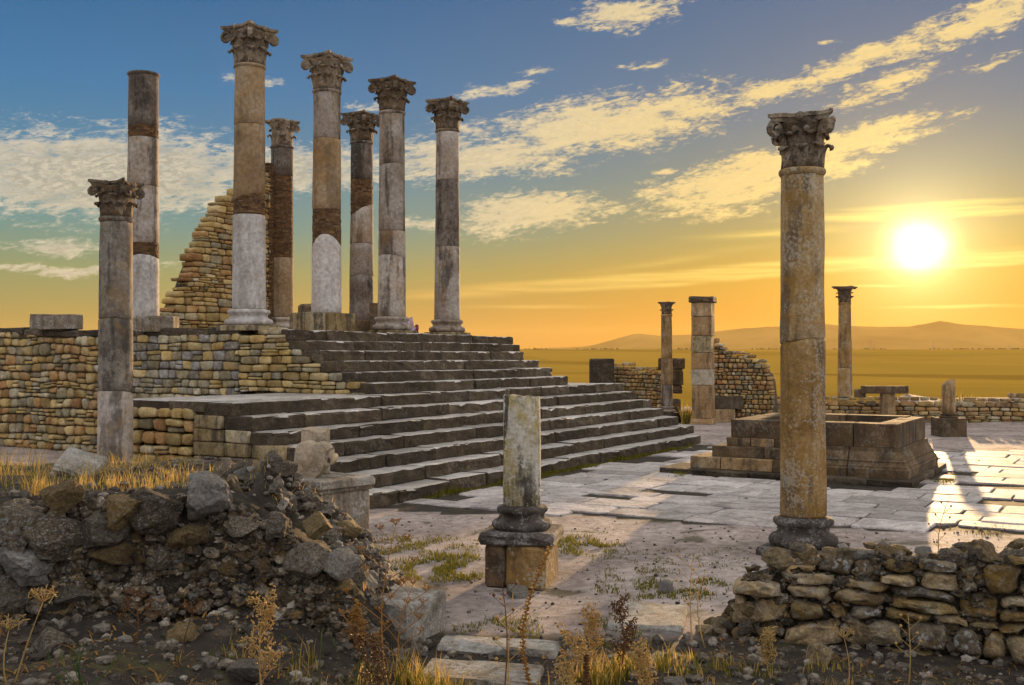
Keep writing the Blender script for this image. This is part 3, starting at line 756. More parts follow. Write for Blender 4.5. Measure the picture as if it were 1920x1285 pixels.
LEAF = {}
def leaf_mesh(mat, key, curl=1.0, ser=.25):
    """acanthus leaf of height 1 and width ~.8 standing on x=0 (outward = +x), tip curling outwards"""
    k = (mat.name, key)
    if k in LEAF: return LEAF[k]
    rg = random.Random(key)
    path = [(0, 0), (.015, .22), (.03, .45), (.06, .66), (.13, .84), (.25, .95), (.36, .94), (.40, .84), (.36, .76)]
    wid = [.30, .33, .38, .40, .40, .36, .28, .18, .06]
    V = []; Fc = []
    for lay in (0, 1):
        for (x, z), w in zip(path, wid):
            for q, u in enumerate((-1, -.55, 0, .55, 1)):
                ww = w * (1 + (ser * rg.uniform(-.8, .5) if abs(u) == 1 else 0))
                dx = -.10 * abs(u) ** 1.5 * w / .4 + (.05 if u == 0 else (-.02 if abs(u) == .55 else 0))
                V.append((x * curl + dx - lay * .08, u * ww, z - lay * .045 * (1 if x > .1 else 0)))
    m = len(path); n = 5; o = m * n
    for j in range(m - 1):
        for i in range(n - 1):
            a = j * n + i
            Fc.append((a, a + 1, a + n + 1, a + n)); Fc.append((o + a, o + a + n, o + a + n + 1, o + a + 1))
    for j in range(m - 1):
        a = j * n; Fc.append((a, a + n, o + a + n, o + a)); a = j * n + n - 1; Fc.append((a, o + a, o + a + n, a + n))
    for i in range(n - 1):
        Fc.append((i, o + i, o + i + 1, i + 1)); a = (m - 1) * n + i; Fc.append((a, a + 1, o + a + 1, o + a))
    LEAF[k] = mesh('acanthus_leaf', V, Fc, mat, True); return LEAF[k]
def volute_mesh(mat, r, h):
    """corner scroll in the plane y = 0: rises from the bell and rolls up under the abacus corner"""
    k = (mat.name, round(r, 3), round(h, 3))
    if k in LEAF: return LEAF[k]
    P = [(r * .95, h * .40), (r * 1.02, h * .55), (r * 1.14, h * .70), (r * 1.34, h * .815)]
    cx, cz, R0 = r * 1.46, h * .70, h * .115
    for i in range(13):
        a = R_(100 - i * 42); rad = R0 * (1 - i / 17.0)
        P.append((cx + rad * math.cos(a), cz + rad * math.sin(a)))
    rings = []
    for i, (x, z) in enumerate(P):
        x2, z2 = P[min(i + 1, len(P) - 1)]; x1, z1 = P[max(i - 1, 0)]
        d = Vector((x2 - x1, z2 - z1)).normalized(); nrm = Vector((-d.y, d.x)); t = h * (.045 if i > 2 else .035); w = r * (.15 if i > 3 else .10)
        rings.append([Vector((x + nrm.x * t * a, b * w, z + nrm.y * t * a)) for a, b in ((1, -1), (1, 1), (-1, 1), (-1, -1))])
    V, Fc = loft(rings)
    # solid eye of the scroll
    V2, F2 = lathe([(R0 * .45, -r * .10), (R0 * .5, 0), (R0 * .45, r * .10)], 12, 0)
    o = len(V); V = V + [Vector((cx + v.x, v.z, cz + v.y)) for v in V2]; Fc = Fc + [tuple(i + o for i in f) for f in F2]
    LEAF[k] = mesh('volute', V, Fc, mat, False); return LEAF[k]
def abacus(r, z0, z1, diag, rng, hollow=.19, wear=.02):
    """four-horned slab with hollowed sides"""
    out = []
    for q in range(4):
        a0 = R_(45 + 90 * q); a1 = R_(135 + 90 * q)
        p0 = Vector((math.cos(a0), math.sin(a0))) * diag; p1 = Vector((math.cos(a1), math.sin(a1))) * diag
        e = (p1 - p0); m = (p0 + p1) / 2
        for i in range(9):
            t = .05 + .90 * i / 8
            p = p0 + e * t; p -= m.normalized() * (diag * hollow * 4 * t * (1 - t)); out.append(p)
    s = rng.random() * 70; R = []
    for z, k in ((z0, .86), (z0 + (z1 - z0) * .45, .92), (z0 + (z1 - z0) * .5, .985), (z1 - .01, 1.0), (z1, .97)):
        R.append([Vector((p.x * (k + wear * nz(p.x * 5 + s, p.y * 5, z * 5)), p.y * (k + wear * nz(p.x * 5 + s, p.y * 5, z * 5)), z + (wear * .9 * nz(p.x * 4 + s, p.y * 4, 9) if z > z0 else 0))) for p in out])
    return loft(R)
def capital(parent, z, r, h, mat, rng, diag=None, leaves=8, missing=(), rows=2, rz=0.0, wear=.02, worn=0.0, part='capital', horns=True):
    V, Fc = lathe([(r * .98, 0), (r * .97, h * .2), (r * .99, h * .45), (r * 1.06, h * .65), (r * 1.22, h * .80), (r * 1.30, h * .845)], 24, .02 + worn, rng.random() * 50)
    cp = obj(part, V, Fc, mat, parent, True, loc=(0, 0, z), rot=(0, 0, rz))
    diag = diag or r * 1.95
    V, Fc = abacus(r, h * .845, h, diag, rng, wear=wear)
    obj('abacus', V, Fc, mat, cp)
    for row in range(rows):
        lh = h * (.44 if row == 0 else .36); zb = 0 if row == 0 else h * .31
        rad = r * (.985 if row == 0 else 1.0)
        for i in range(leaves):
            if rng.random() < worn * 6: continue
            a = 2 * math.pi * (i + .5 * row) / leaves
            me = leaf_mesh(mat, rng.randint(0, 3) + 10 * row, 1.0 - .3 * rng.random() * (worn > 0))
            s = lh * rng.uniform(.92, 1.05)
            link_mesh('acanthus_leaf', me, cp, (rad * math.cos(a), rad * math.sin(a), zb), (0, 0, a), (s, 2 * math.pi * rad / leaves * 1.28 * rng.uniform(.92, 1.05), s))
    if horns:
        me = volute_mesh(mat, r * diag / (r * 1.95), h)
        for q in range(4):
            if q in missing: continue
            link_mesh('volute', me, cp, (0, 0, 0), (0, 0, R_(45 + 90 * q)))
        for q in range(4):                                # boss in the middle of each abacus side, small inner scrolls
            a = R_(90 * q)
            V, Fc = lathe([(h * .03, -.06 * h), (h * .085, 0), (h * .08, .04 * h), (h * .03, .07 * h)], 8, .01, q * 3.0)
            V = [Vector((v.z + diag * .62, v.x, v.y + h * .91)) for v in V]
            obj('boss', V, Fc, mat, cp, True, rot=(0, 0, a))
            for sgn in (-1, 1):
                V, Fc = lathe([(h * .05, -.05 * h), (h * .062, 0), (h * .058, .025 * h), (h * .02, .035 * h)], 10, .008, q * 5.0 + sgn)
                V = [Vector((v.z + r * 1.10, v.x + sgn * r * .27, v.y + h * .70)) for v in V]
                obj('inner_scroll', V, Fc, mat, cp, True, rot=(0, 0, a))
    return cp

def wave(a, ph, b=0.0, ph2=0.0, s=0.0):
    return lambda t: a * math.cos(t - ph) + b * math.cos(2 * t - ph2) + (.03 * nz(math.cos(t) * 2 + s, math.sin(t) * 2, s) if (a or b) else .008 * nz(math.cos(t) * 2 + s, math.sin(t) * 2, s))
TOWARD = math.atan2(-SY, -CY)            # direction from a column towards the viewer
def column(name, label, group, loc, segs, r0, r1, ztop, base=None, cap=None, seed=1, mats=None, rz=0.0, plinth=None, astragal=True, n=36, cat='column', dent=.012):
    """segs: list of (z_end, kind, break_fn at z_end); base = (height, material); cap = dict for capital()"""
    c = empty(name, loc, 0, label, cat, group)
    r = random.Random(seed); z = 0.0
    if plinth:
        w, h, m = plinth
        V, Fc = worn_block(w, w, h, r, wear=.015, bev=.02); obj('plinth', V, Fc, m, c, rot=(0, 0, rz)); z += h
    if base:
        h, m = base
        V, Fc = lathe([(a, q + z) for a, q in attic(r0, h)], n, .012, seed * 1.7); obj('base', V, Fc, m, c, True); z += h
    zs = z; f0 = wave(0, 0, s=seed)
    for ze, kind, fn in segs:
        ra = r0 + (r1 - r0) * (z - zs) / (ztop - zs); rb = r0 + (r1 - r0) * (ze - zs) / (ztop - zs)
        if kind == 'brick':
            mb = brick_ring(ra - .008, rb - .008, z, ze, f0, fn, r)
            tag(mb.build('brick_band', M['brick'], c), kind='stuff')
        else:
            V, Fc = drum(ra, rb, z, ze, f0, fn, r, n, dent)
            obj('drum', V, Fc, kind, c, True)
        z = ze; f0 = fn
    if astragal:
        V, Fc = lathe([(r1 * .97, z - .05), (r1 * 1.03, z - .035), (r1 * 1.09, z - .01), (r1 * 1.10, z + .02), (r1 * 1.06, z + .045), (r1 * .98, z + .055)], n, .006, seed)
        obj('neck_ring', V, Fc, segs[-1][1] if not isinstance(segs[-1][1], str) else M['marble'], c, True); z += .05
    if cap:
        capital(c, z, **cap, rng=r)
    return c
FL = lambda s: wave(0, 0, s=s)
MB_, MD, MG, CP, CD = M['marble'], M['marble_dark'], M['marble_grey'], M['capital'], M['capital_dark']
S3 = 3.036; XA, YA = 20.2, 19.84
GF = 'tall columns standing on the temple podium'
TOPZ = 11.17 - FLOOR                     # capital top above the podium floor
HS = TOPZ - 1.03                         # shaft end
def yz(py, Z): return hz(py, Z) - FLOOR
def front(i): return (XA + S3 * i, YA, FLOOR)
ZC = [toRZ(XA + S3 * i, YA)[1] for i in range(4)]
y = lambda py, i: yz(py, ZC[i])
T = TOWARD
column('corinthian_column', 'tall pale column with brick band and leafy capital, nearest on the podium corner', GF, front(0),
       [(y(404, 0), M['marble_white'], FL(1)), (y(372, 0), 'brick', wave(.10, T + 1.2, s=2)), (y(235, 0), M['marble_tan'], FL(3)), (HS, M['marble_tan'], FL(4))], .43, .378, HS,
       base=(.42, M['marble_white']), plinth=(1.15, .14, M['ashlar']), cap=dict(r=.38, h=.98, mat=CP, diag=.80), seed=11)
column('corinthian_column', 'tall column with brick patch over an arched broken pale drum, on low blocks', GF, front(1),
       [(y(455, 1), M['marble_white'], wave(.10, T + .5, .13, 2 * T, s=5)), (y(394, 1), 'brick', FL(6)), (y(261, 1), M['marble_tan'], FL(7)), (HS, MG, FL(8))], .425, .378, HS,
       base=None, plinth=(1.15, .56, M['ashlar']), cap=dict(r=.38, h=.98, mat=CP, diag=.80, missing=(2,)), seed=12)
column('corinthian_column', 'tall grey column on the podium, third of the front row of four', GF, front(2),
       [(y(482, 2), MG, wave(.05, T - .6, s=4)), (y(434, 2), MB_, FL(9)), (y(310, 2), MG, wave(.03, T + 1, s=10)), (HS, MG, FL(11))], .43, .378, HS,
       base=(.42, MG), plinth=(1.12, .14, M['ashlar']), cap=dict(r=.38, h=.98, mat=CD, diag=.80), seed=13)
column('corinthian_column', 'tall grey column with black streaks, rightmost on the podium edge', GF, front(3),
       [(y(463, 3), MG, FL(12)), (y(339, 3), MD, FL(13)), (HS, MG, FL(14))], .43, .378, HS,
       base=(.42, MG), plinth=(1.12, .14, M['ashlar']), cap=dict(r=.38, h=.98, mat=CD, diag=.80), seed=14)
# second row
Zf = toRZ(29.3, 23.44)[1]; yf = lambda py: yz(py, Zf)
column('corinthian_column', 'dark stained column with brick band, smaller, behind and between the front columns', GF, (29.3, 23.44, FLOOR),
       [(yf(520), MD, wave(.08, T + .4, s=15)), (yf(458), MG, FL(16)), (yf(395), MB_, wave(.22, T + 1.5, s=17)), (yf(338), 'brick', FL(18)), (HS - .03, MD, FL(19))], .425, .378, HS,
       plinth=(1.1, .6, M['altar']), cap=dict(r=.38, h=.98, mat=CD, diag=.80), seed=15)
Ze = toRZ(29.3, 27.15)[1]; ye = lambda py: yz(py, Ze)
column('corinthian_column', 'column with long brick middle and broken squat capital beside the sloping wall', GF, (29.3, 27.15, FLOOR),
       [(ye(484), M['marble_tan'], FL(20)), (ye(330), 'brick', FL(21)), (ye(277), MD, FL(22))], .43, .40, HS,
       base=(.42, MB_), plinth=(1.1, .35, M['ashlar']), cap=dict(r=.36, h=.95, mat=CP, diag=.70, missing=(1, 2), worn=.07, wear=.12), seed=16)
GX, GY = at(267, 29.6)[:2]; Zg = toRZ(GX, GY)[1]; yg = lambda py: yz(py, Zg)
column('broken_column', 'tall column without a capital, two narrow brick bands, far left of the podium', GF, (GX, GY, FLOOR),
       [(yg(487), M['marble_white'], wave(.10, T + .9, .05, 2 * T, s=23)), (yg(457), 'brick', FL(24)), (yg(350), MG, FL(33)), (yg(259), MB_, FL(25)), (yg(237), 'brick', FL(26)), (yg(140), MD, FL(27))], .445, .40, yg(137),
       base=None, plinth=(1.15, .40, M['pedestal']), cap=None, seed=17)

# near-left column before the podium
pL = at(217, 20.0)
zl = lambda py: hz(py, 20.0)
column('corinthian_column', 'dark stained column with battered capital standing alone before the podium wall', None, (pL.x, pL.y, 0),
       [(zl(736), MG, wave(.04, T, s=41)), (zl(600), M['col_grey'], wave(.03, T + .4, s=42)), (zl(413), M['col_grey'], FL(44))], .325, .288, 5.26,
       base=(.34, MG), plinth=(.95, .16, MG), cap=dict(r=.285, h=.66, mat=CD, diag=.565, missing=(0,), worn=.015, wear=.07, rz=R_(20)), seed=18)
# near-right column
pR = at(1505, 14.66)
zr = lambda py: hz(py, 14.66)
column('corinthian_column', 'tall ochre column with lichen and carved capital in the right foreground', None, (pR.x, pR.y, 0),
       [(zr(640), M['ochre_col'], wave(.03, T + 1, s=51)), (zr(325), M['ochre_col'], FL(52))], .312, .288, zr(325),
       base=(.40, M['stub_base']), plinth=(1.02, .10, M['stub_base']), cap=dict(r=.282, h=.73, mat=CP, diag=.64, missing=(3,), wear=.05, worn=.008, rz=R_(12)), seed=19, n=44)

# central stub on its moulded base
def build_stub():
    p = at(979, 12.7); c = empty('column_stub', (p.x, p.y, 0), TOWARD + R_(90) - R_(14), 'short broken column stub with moss on a moulded base and cracked square pedestal', 'column')
    r = random.Random(61); z0 = hz(1092, 12.7)
    # pedestal of two stones with a crack between
    V, Fc = worn_block(.25, .74, .52, r, wear=.045, bev=.05); obj('pedestal_block', V, Fc, M['altar'], c, loc=(-.25, .0, 0), rot=(0, 0, .03))
    V, Fc = worn_block(.48, .76, .50, r, wear=.05, bev=.06); obj('pedestal_block', V, Fc, M['ochre_col'], c, loc=(.125, -.01, 0.0), rot=(0, 0, -.02))
    V, Fc = worn_block(.88, .84, .14, r, wear=.045, bev=.04); obj('plinth', V, Fc, M['stub_base'], c, loc=(0, 0, .505), rot=(0, 0, .05))
    V, Fc = lathe([(a, q + .64) for a, q in attic(.235, .29)], 40, .03, 3.0); obj('base', V, Fc, M['stub_base'], c, True)
    V, Fc = drum(.226, .222, .92, zl2(742), FL(62), wave(.015, T, s=63), r, 40, .012); obj('shaft', V, Fc, M['stub'], c, True)
zl2 = lambda py: hz(py, 12.7)
build_stub()

# cella wall: sloping ruin behind the columns
def build_cella():
    Yw = 27.2; x0 = 23.4; x1 = 28.72
    w = empty('ruined_wall', (x0, Yw, FLOOR), 0, 'tan rubble wall ruined to a stepped slope behind the nearest columns', 'wall')
    P = [(300, 585), (335, 520), (350, 480), (365, 440), (385, 400), (408, 365), (432, 348), (470, 325), (500, 306)]
    tab = []
    for px, py in P:
        # intersect the sight line with the wall plane
        k = (px - 960) / FPX; X = Yw * (CY + k * SY) / (SY - k * CY); Z = CY * X + SY * Yw
        tab.append((X - x0, hz(py, Z) - FLOOR))
    r = random.Random(71)
    topf = lambda u: lerp_tab(tab, u - .28) - .12 + .14 * nz(u * 5, 3, 1)
    masonry(w, r, 0, x1 - x0, 0, topf, hs=(.14, .27), ws=(.22, .52), mats=[M['rubble'], M['rubble_red'], M['rubble'], M['rubble_grey']], bulge=.045, depth=.5, split=.24, wav=.045, soft=.15, core=True, thick=.6, drop=.34, cap=296)
    # brick pier at the end of the wall
    p = empty('brick_pier', (28.80, 27.35, FLOOR), 0, 'narrow brick pier closing the ruined wall beside the brick column', 'pier')
    mb = MB(); z = 0; r = random.Random(5)
    top = hz(312, Ze) - FLOOR
    while z < top:
        h = .06
        for i in range(2):
            for s_ in range(2):
                a = Vector((i * .21 - .2 + (.05 if int(z / .06) % 2 else 0), s_ * .21 - .2, z)); q = Vector((.2, .2, h - .01)); j = r.uniform(-.01, .01)
                V = [a + Vector((x * q.x + j, yy * q.y + j, zz * q.z)) for zz in (0, 1) for x, yy in ((0, 0), (1, 0), (1, 1), (0, 1))]
                mb.add(V, [(3, 2, 1, 0), (4, 5, 6, 7), (0, 1, 5, 4), (1, 2, 6, 5), (2, 3, 7, 6), (3, 0, 4, 7)])
        z += h
    tag(mb.build('brickwork', M['brick'], p), kind='stuff')
build_cella()

# loose blocks on the podium
def single_block(name, label, cat, p, size, rz, mat, seed, wear=.03, bev=.03, group=None, tilt=(0, 0)):
    V, Fc = worn_block(*size, random.Random(seed), wear=wear, bev=bev)
    o = obj(name, V, Fc, mat, loc=p, rot=(tilt[0], tilt[1], rz)); return tag(o, label, cat, group)
k = (106 - 960) / FPX
b = at(106, 30.6); single_block('stone_block', 'plain grey squared block lying on top of the podium wall, far left', 'block', (b.x, b.y, 3.46), (1.3, .6, .42), TOWARD + R_(90), M['pedestal'], 81)
b = at(288, 28.3); single_block('stone_block', 'low pale block beside the foot of the capital-less column', 'block', (b.x + .3, b.y + .2, FLOOR), (1.0, .6, .42), R_(-60), M['pedestal'], 82)
single_block('stone_block', 'dark low block between the second column and the stained rear column', 'block', (25.05, 20.6, FLOOR), (1.5, .7, .44), R_(6), M['altar'], 83)
single_block('stone_block', 'stained block on the podium left of the second front column', 'block', (22.35, 19.75, FLOOR), (.62, .8, .54), R_(-4), M['ashlar'], 84)
b = at(575, 33.0); single_block('stone_fragment', 'small dark broken stone perched left of the second front column', 'fragment', (b.x, b.y, FLOOR), (.5, .4, .95), R_(20), M['capital_dark'], 85, .08, .06)
b = at(706, 35.2); single_block('stone_fragment', 'upright dark stone half hidden behind the third front column', 'fragment', (b.x, b.y, FLOOR), (.35, .4, 1.1), R_(20), M['capital_dark'], 86, .05, .04)

# ------------------------------------------------------------------ altar on the plaza
def build_altar():
    a = empty('altar', (25, 6.3, 0), 0, 'large square altar of brown stone blocks with moulded base and hollow top', 'altar')
    r = random.Random(91); ox, oy = 25, 6.3
    def blk(x0, x1, y0, y1, z0, z1, name='block', mat=None, wear=.018, bev=.022):
        """axis-aligned block, worn edge looking to -X"""
        V, Fc = worn_block(y1 - y0 - .016, x1 - x0, z1 - z0, r, wear=wear, bev=bev)
        obj(name, V, Fc, mat or M['altar'], a, loc=((x0 + x1) / 2 - ox, (y0 + y1) / 2 - oy, z0), rot=(0, 0, R_(-90) + r.uniform(-.01, .01)))
    A, A2 = M['altar'], M['ashlar_warm']
    # footing
    for y0, y1 in ((4.05, 4.95), (4.95, 6.1), (6.1, 7.5), (7.5, 8.5), (8.5, 9.6)): blk(22.85 + r.uniform(-.05, .05), 24.2, y0, y1, 0.0, .13, 'footing_slab', M['step'])
    for x0, x1 in ((24.2, 25.6), (25.6, 27.3)): blk(x0, x1, 4.05, 5.2, 0, .13, 'footing_slab', M['step'])
    # left half: plain courses stepping up
    for y0, y1 in ((6.25, 7.05), (7.05, 8.25), (8.25, 8.98)): blk(23.18, 24.4, y0, y1, .13, .40, mat=A2 if y0 > 7 else A)
    for y0, y1 in ((6.25, 7.3), (7.3, 8.52)): blk(23.34, 24.4, y0, y1, .40, .65)
    for y0, y1 in ((6.25, 7.1), (7.1, 7.65), (7.65, 8.22)): blk(23.48, 24.3, y0, y1, .65, .84, mat=A2 if y0 == 7.1 else A)
    blk(23.5, 24.0, 6.95, 8.12, .84, 1.25)
    # right half top course
    for y0, y1 in ((4.46, 5.38), (5.38, 6.22), (6.22, 6.95)): blk(23.5, 24.02, y0, y1, .74, 1.25)
    # sides and back of the hollow
    for x0, x1 in ((24.02, 25.5), (25.5, 26.82)):
        blk(x0, x1, 4.46, 4.94, .74, 1.25); blk(x0, x1, 7.6, 8.12, .74, 1.25)
    for y0, y1 in ((4.78, 6.2), (6.2, 7.6)): blk(26.3, 26.82, y0, y1, .74, 1.27)
    blk(24.0, 26.3, 4.75, 7.65, .1, .78, 'fill', M['mortar_pale']); blk(24.3, 26.8, 6.0, 8.1, .1, .76, 'fill', M['mortar_pale'])
    # moulded base (profile swept round the near right corner)
    prof = [(.25, .13), (.26, .30), (.23, .33), (.23, .36), (.18, .40), (.16, .44), (.17, .47), (.12, .50), (.10, .56), (.06, .62), (.03, .66), (.03, .74), (-.5, .74), (-.5, .13)]
    def sweep(pts, outs, name):
        rings = []
        for p, o in zip(pts, outs):
            rings.append([Vector((p[0] + o[0] * d + .006 * nz(p[1] * 3, z * 9, 1), p[1] + o[1] * d, z + .006 * nz(p[1] * 2, d * 9, 5))) - Vector((ox, oy, 0)) for d, z in prof])
        V, Fc = loft(rings); obj(name, V, [tuple(reversed(f)) for f in Fc], A, a)
    X0, Y0 = 23.5, 4.46
    sub = lambda p, q, n: [(p[0] + (q[0] - p[0]) * i / n, p[1] + (q[1] - p[1]) * i / n) for i in range(n + 1)]
    sweep(sub((X0, 6.24), (X0, 5.47), 3), [(-1, 0)] * 4, 'moulded_base')
    sweep(sub((X0, 5.45), (X0, Y0), 4)[:-1] + [(X0, Y0)], [(-1, 0)] * 4 + [(-1, -1)], 'moulded_base')
    sweep([(X0, Y0)] + sub((X0 + .4, Y0), (26.9, Y0), 4), [(-1, -1)] + [(0, -1)] * 5, 'moulded_base')
build_altar()

# ------------------------------------------------------------------ plaza paving
def build_paving():
    pv = empty('plaza_pavement', (22, 4, 0)); tag(pv, 'worn grey stone slabs paving the square before the steps', 'pavement', kind='structure')
    r = random.Random(101)
    inside = in_paving; res = []
    x = 12.0
    while x < 36:
        wd = r.uniform(.55, 1.05); yv = -14.0
        while yv < 11.6:
            ln = r.uniform(.7, 1.7); cx, cy = x + wd / 2, yv + ln / 2
            R0, Z0 = toRZ(cx, cy)
            if inside(cx, cy) and inside(cx + wd * .3, cy + ln * .3) and inside(cx - wd * .3, cy - ln * .3) and abs(R0 / Z0) < .8 and not (22.9 < cx < 26.9 and 3.9 < cy < 8.8) and r.random() > .035:
                res.append((ln * wd / Z0 ** 3, x, yv, wd, ln))
            yv += ln
        x += wd
    res.sort(reverse=True); rest = MB()
    for i, (_, x, yv, wd, ln) in enumerate(res):
        g = r.uniform(.010, .022)
        nx, ny = 4, 5; V = []; Fc = []
        hgt = .030 + r.uniform(-.010, .010); tx, ty = r.uniform(-.008, .008), r.uniform(-.008, .008); sd = r.random() * 60
        cut = [r.uniform(.0, .05) if r.random() < .75 else r.uniform(.06, .16) for _ in range(4)]
        loop = []
        x0, x1, y0, y1 = x + g, x + wd - g, yv + g, yv + ln - g
        cs = [(x0, y0, 0, 1), (x1, y0, 1, 1), (x1, y1, 1, -1), (x0, y1, 0, -1)]
        P = [(x0 + cut[0], y0), (x0 + wd * .5, y0), (x1 - cut[1], y0), (x1, y0 + cut[1]), (x1, yv + ln * .33), (x1, yv + ln * .66), (x1, y1 - cut[2]), (x1 - cut[2], y1), (x0 + wd * .5, y1), (x0 + cut[3], y1), (x0, y1 - cut[3]), (x0, yv + ln * .66), (x0, yv + ln * .33), (x0, y0 + cut[0])]
        P = [(px + .025 * nz(px * 3 + sd, py * 3, 1), py + .025 * nz(px * 3 + sd, py * 3, 7)) for px, py in P]
        cx, cy = x + wd / 2, yv + ln / 2
        f = lambda px, py, k, z: Vector((cx + (px - cx) * k - 22, cy + (py - cy) * k - 4, z + tx * (px - cx) + ty * (py - cy)))
        rings = [[f(*p, 1.0, -.12) for p in P], [f(*p, 1.0, hgt - .014) for p in P], [f(*p, .975, hgt) for p in P], [f(*p, .55, hgt + .008 * nz(p[0], p[1], sd)) for p in P]]
        V, Fc = loft(rings, cap0=False)
        if i < 300: obj('paving_slab', V, Fc, M['pave'], pv, center=True)
        else: rest.add(V, Fc)
    if rest.V: tag(rest.build('far_paving', M['pave'], pv), kind='stuff')
build_paving()

# ------------------------------------------------------------------ pedestal with carved fragments
def build_pedestal():
    p = at(611, 15.2)
    rz = TOWARD + R_(90) + R_(-42)                       # local -y looks left of the viewer, local +x right
    c = empty('stone_pedestal', (p.x, p.y, 0), rz, 'square stone pedestal with moulded top edge at the foot of the steps', 'pedestal')
    r = random.Random(111)
    V, Fc = worn_block(.90, .88, .80, r, wear=.02, bev=.025, seg=4); obj('pedestal_body', V, Fc, M['pedestal'], c)
    V, Fc = worn_block(.95, .93, .06, r, wear=.01, bev=.02, seg=4); obj('lower_moulding', V, Fc, M['pedestal'], c, loc=(0, 0, .80))
    V, Fc = worn_block(1.02, 1.0, .12, r, wear=.02, bev=.03, seg=4); obj('upper_moulding', V, Fc, M['pedestal'], c, loc=(0, 0, .86))
    top = .98
    # upright slab behind
    q = at(592, 15.55); V, Fc = worn_block(.40, .22, .66, r, wear=.03, bev=.03)
    V = [Vector((v.x * (1 - .06 * v.z), v.y, v.z + (.05 * nz(v.x * 6, 1, 2) if v.z > .5 else 0))) for v in V]
    tag(obj('stone_slab', V, Fc, M['carved'], loc=(q.x, q.y, top), rot=(0, 0, TOWARD + R_(90))), 'upright buff slab standing on the pedestal behind the scroll', 'slab')
    # carved scroll fragment: rounded outline with a rolled right end
    q = at(593, 15.05); s = empty('carved_fragment', (q.x, q.y, top), TOWARD + R_(90) - R_(8), 'carved stone scroll fragment with curled end lying on the pedestal', 'fragment')
    out = [(-.28, 0), (.02, .01), (.10, .07), (.15, .16), (.20, .22), (.235, .30), (.22, .40), (.16, .48), (.07, .505), (.0, .485), (-.03, .47), (-.06, .50), (-.13, .52), (-.21, .49), (-.26, .42), (-.285, .30), (-.29, .15)]
    rings = []
    for yy, k in ((-.12, .94), (-.10, 1.0), (.14, 1.0), (.17, .95)):
        rings.append([Vector((x * k + .01 * nz(x * 9, z * 9, yy * 5), yy + .012 * nz(x * 7, z * 7, 2), .25 + (z - .25) * k if z > .02 else 0)) for x, z in out])
    V, Fc = loft(rings); obj('body', V, Fc, M['carved'], s, False)
    P = [(.235 - .09 * (1 - i / 15.0) * math.cos(R_(-90 + i * 34)), .28 + .13 * (1 - i / 15.0) * math.sin(R_(90 - i * 34))) for i in range(13)]
    rings = [[Vector((x + a * .018, yy, z + b * .018)) for a, b, yy in ((-1, -1, -.15), (1, 1, -.15), (1, 1, .10), (-1, -1, .10))] for x, z in P]
    V, Fc = loft(rings); obj('curl', V, Fc, M['carved'], s)
build_pedestal()

# ------------------------------------------------------------------ ruins on the far side of the plaza
def far_wall(name, label, px0, Z0, px1, Z1, tops, hs, ws, mats, thick=.5, bulge=.05, seed=1, base=0.0, group=None, split=.15, cap=250):
    a, b2 = at(px0, Z0), at(px1, Z1); d = b2 - a
    w = empty(name, (a.x, a.y, base), math.atan2(d.y, d.x), label, 'wall', group)
    L = d.length
    tab = []
    for px, py in tops:
        # depth of the sight line at that column
        lo, hi = 0.0, 1.0
        for _ in range(30):
            m_ = (lo + hi) / 2; q = a + d * m_; R0, Zq = toRZ(q.x, q.y)
            if R0 / Zq * FPX + 960 < px: lo = m_
            else: hi = m_
        q = a + d * lo; tab.append((lo * L, hz(py, toRZ(q.x, q.y)[1]) - base))
    r = random.Random(seed)
    topf = lambda u: lerp_tab(tab, u) + .16 * nz(u * 4.5, seed, 1) - .03
    masonry(w, r, 0, L, 0, topf, hs=hs, ws=ws, mats=mats, bulge=bulge, depth=.3, thick=thick, split=split, drop=.30, cap=cap, soft=.17)
    return w
RM = [M['rubble'], M['rubble_red'], M['rubble_grey']]
far_wall('rubble_wall', 'ragged wall of small cobbles between the dark upright block and slender column', 1150, 47.5, 1243, 45.5, [(1150, 681), (1185, 683), (1190, 688), (1230, 688), (1243, 700)], (.13, .20), (.13, .24), RM, seed=121, bulge=.06)
far_wall('rubble_wall', 'curved ruin of small cobbles rising against the tall block pier', 1336, 44.5, 1449, 43.2, [(1336, 628), (1343, 632), (1352, 650), (1385, 655), (1420, 668), (1436, 685), (1445, 702), (1449, 745)], (.13, .22), (.13, .26), RM, seed=122, bulge=.06, thick=.7, cap=298)
far_wall('rubble_wall', 'low stone wall running behind the altar to the right edge', 1425, 45.0, 2300, 40.1, [(1425, 738), (1500, 742), (1600, 742), (1700, 740), (1760, 748), (1800, 744), (1850, 742), (1960, 735), (2300, 742)], (.14, .26), (.25, .55), [M['rubble'], M['rubble_grey'], M['ashlar_warm'], M['rubble_red']], seed=123, thick=.6, cap=298)

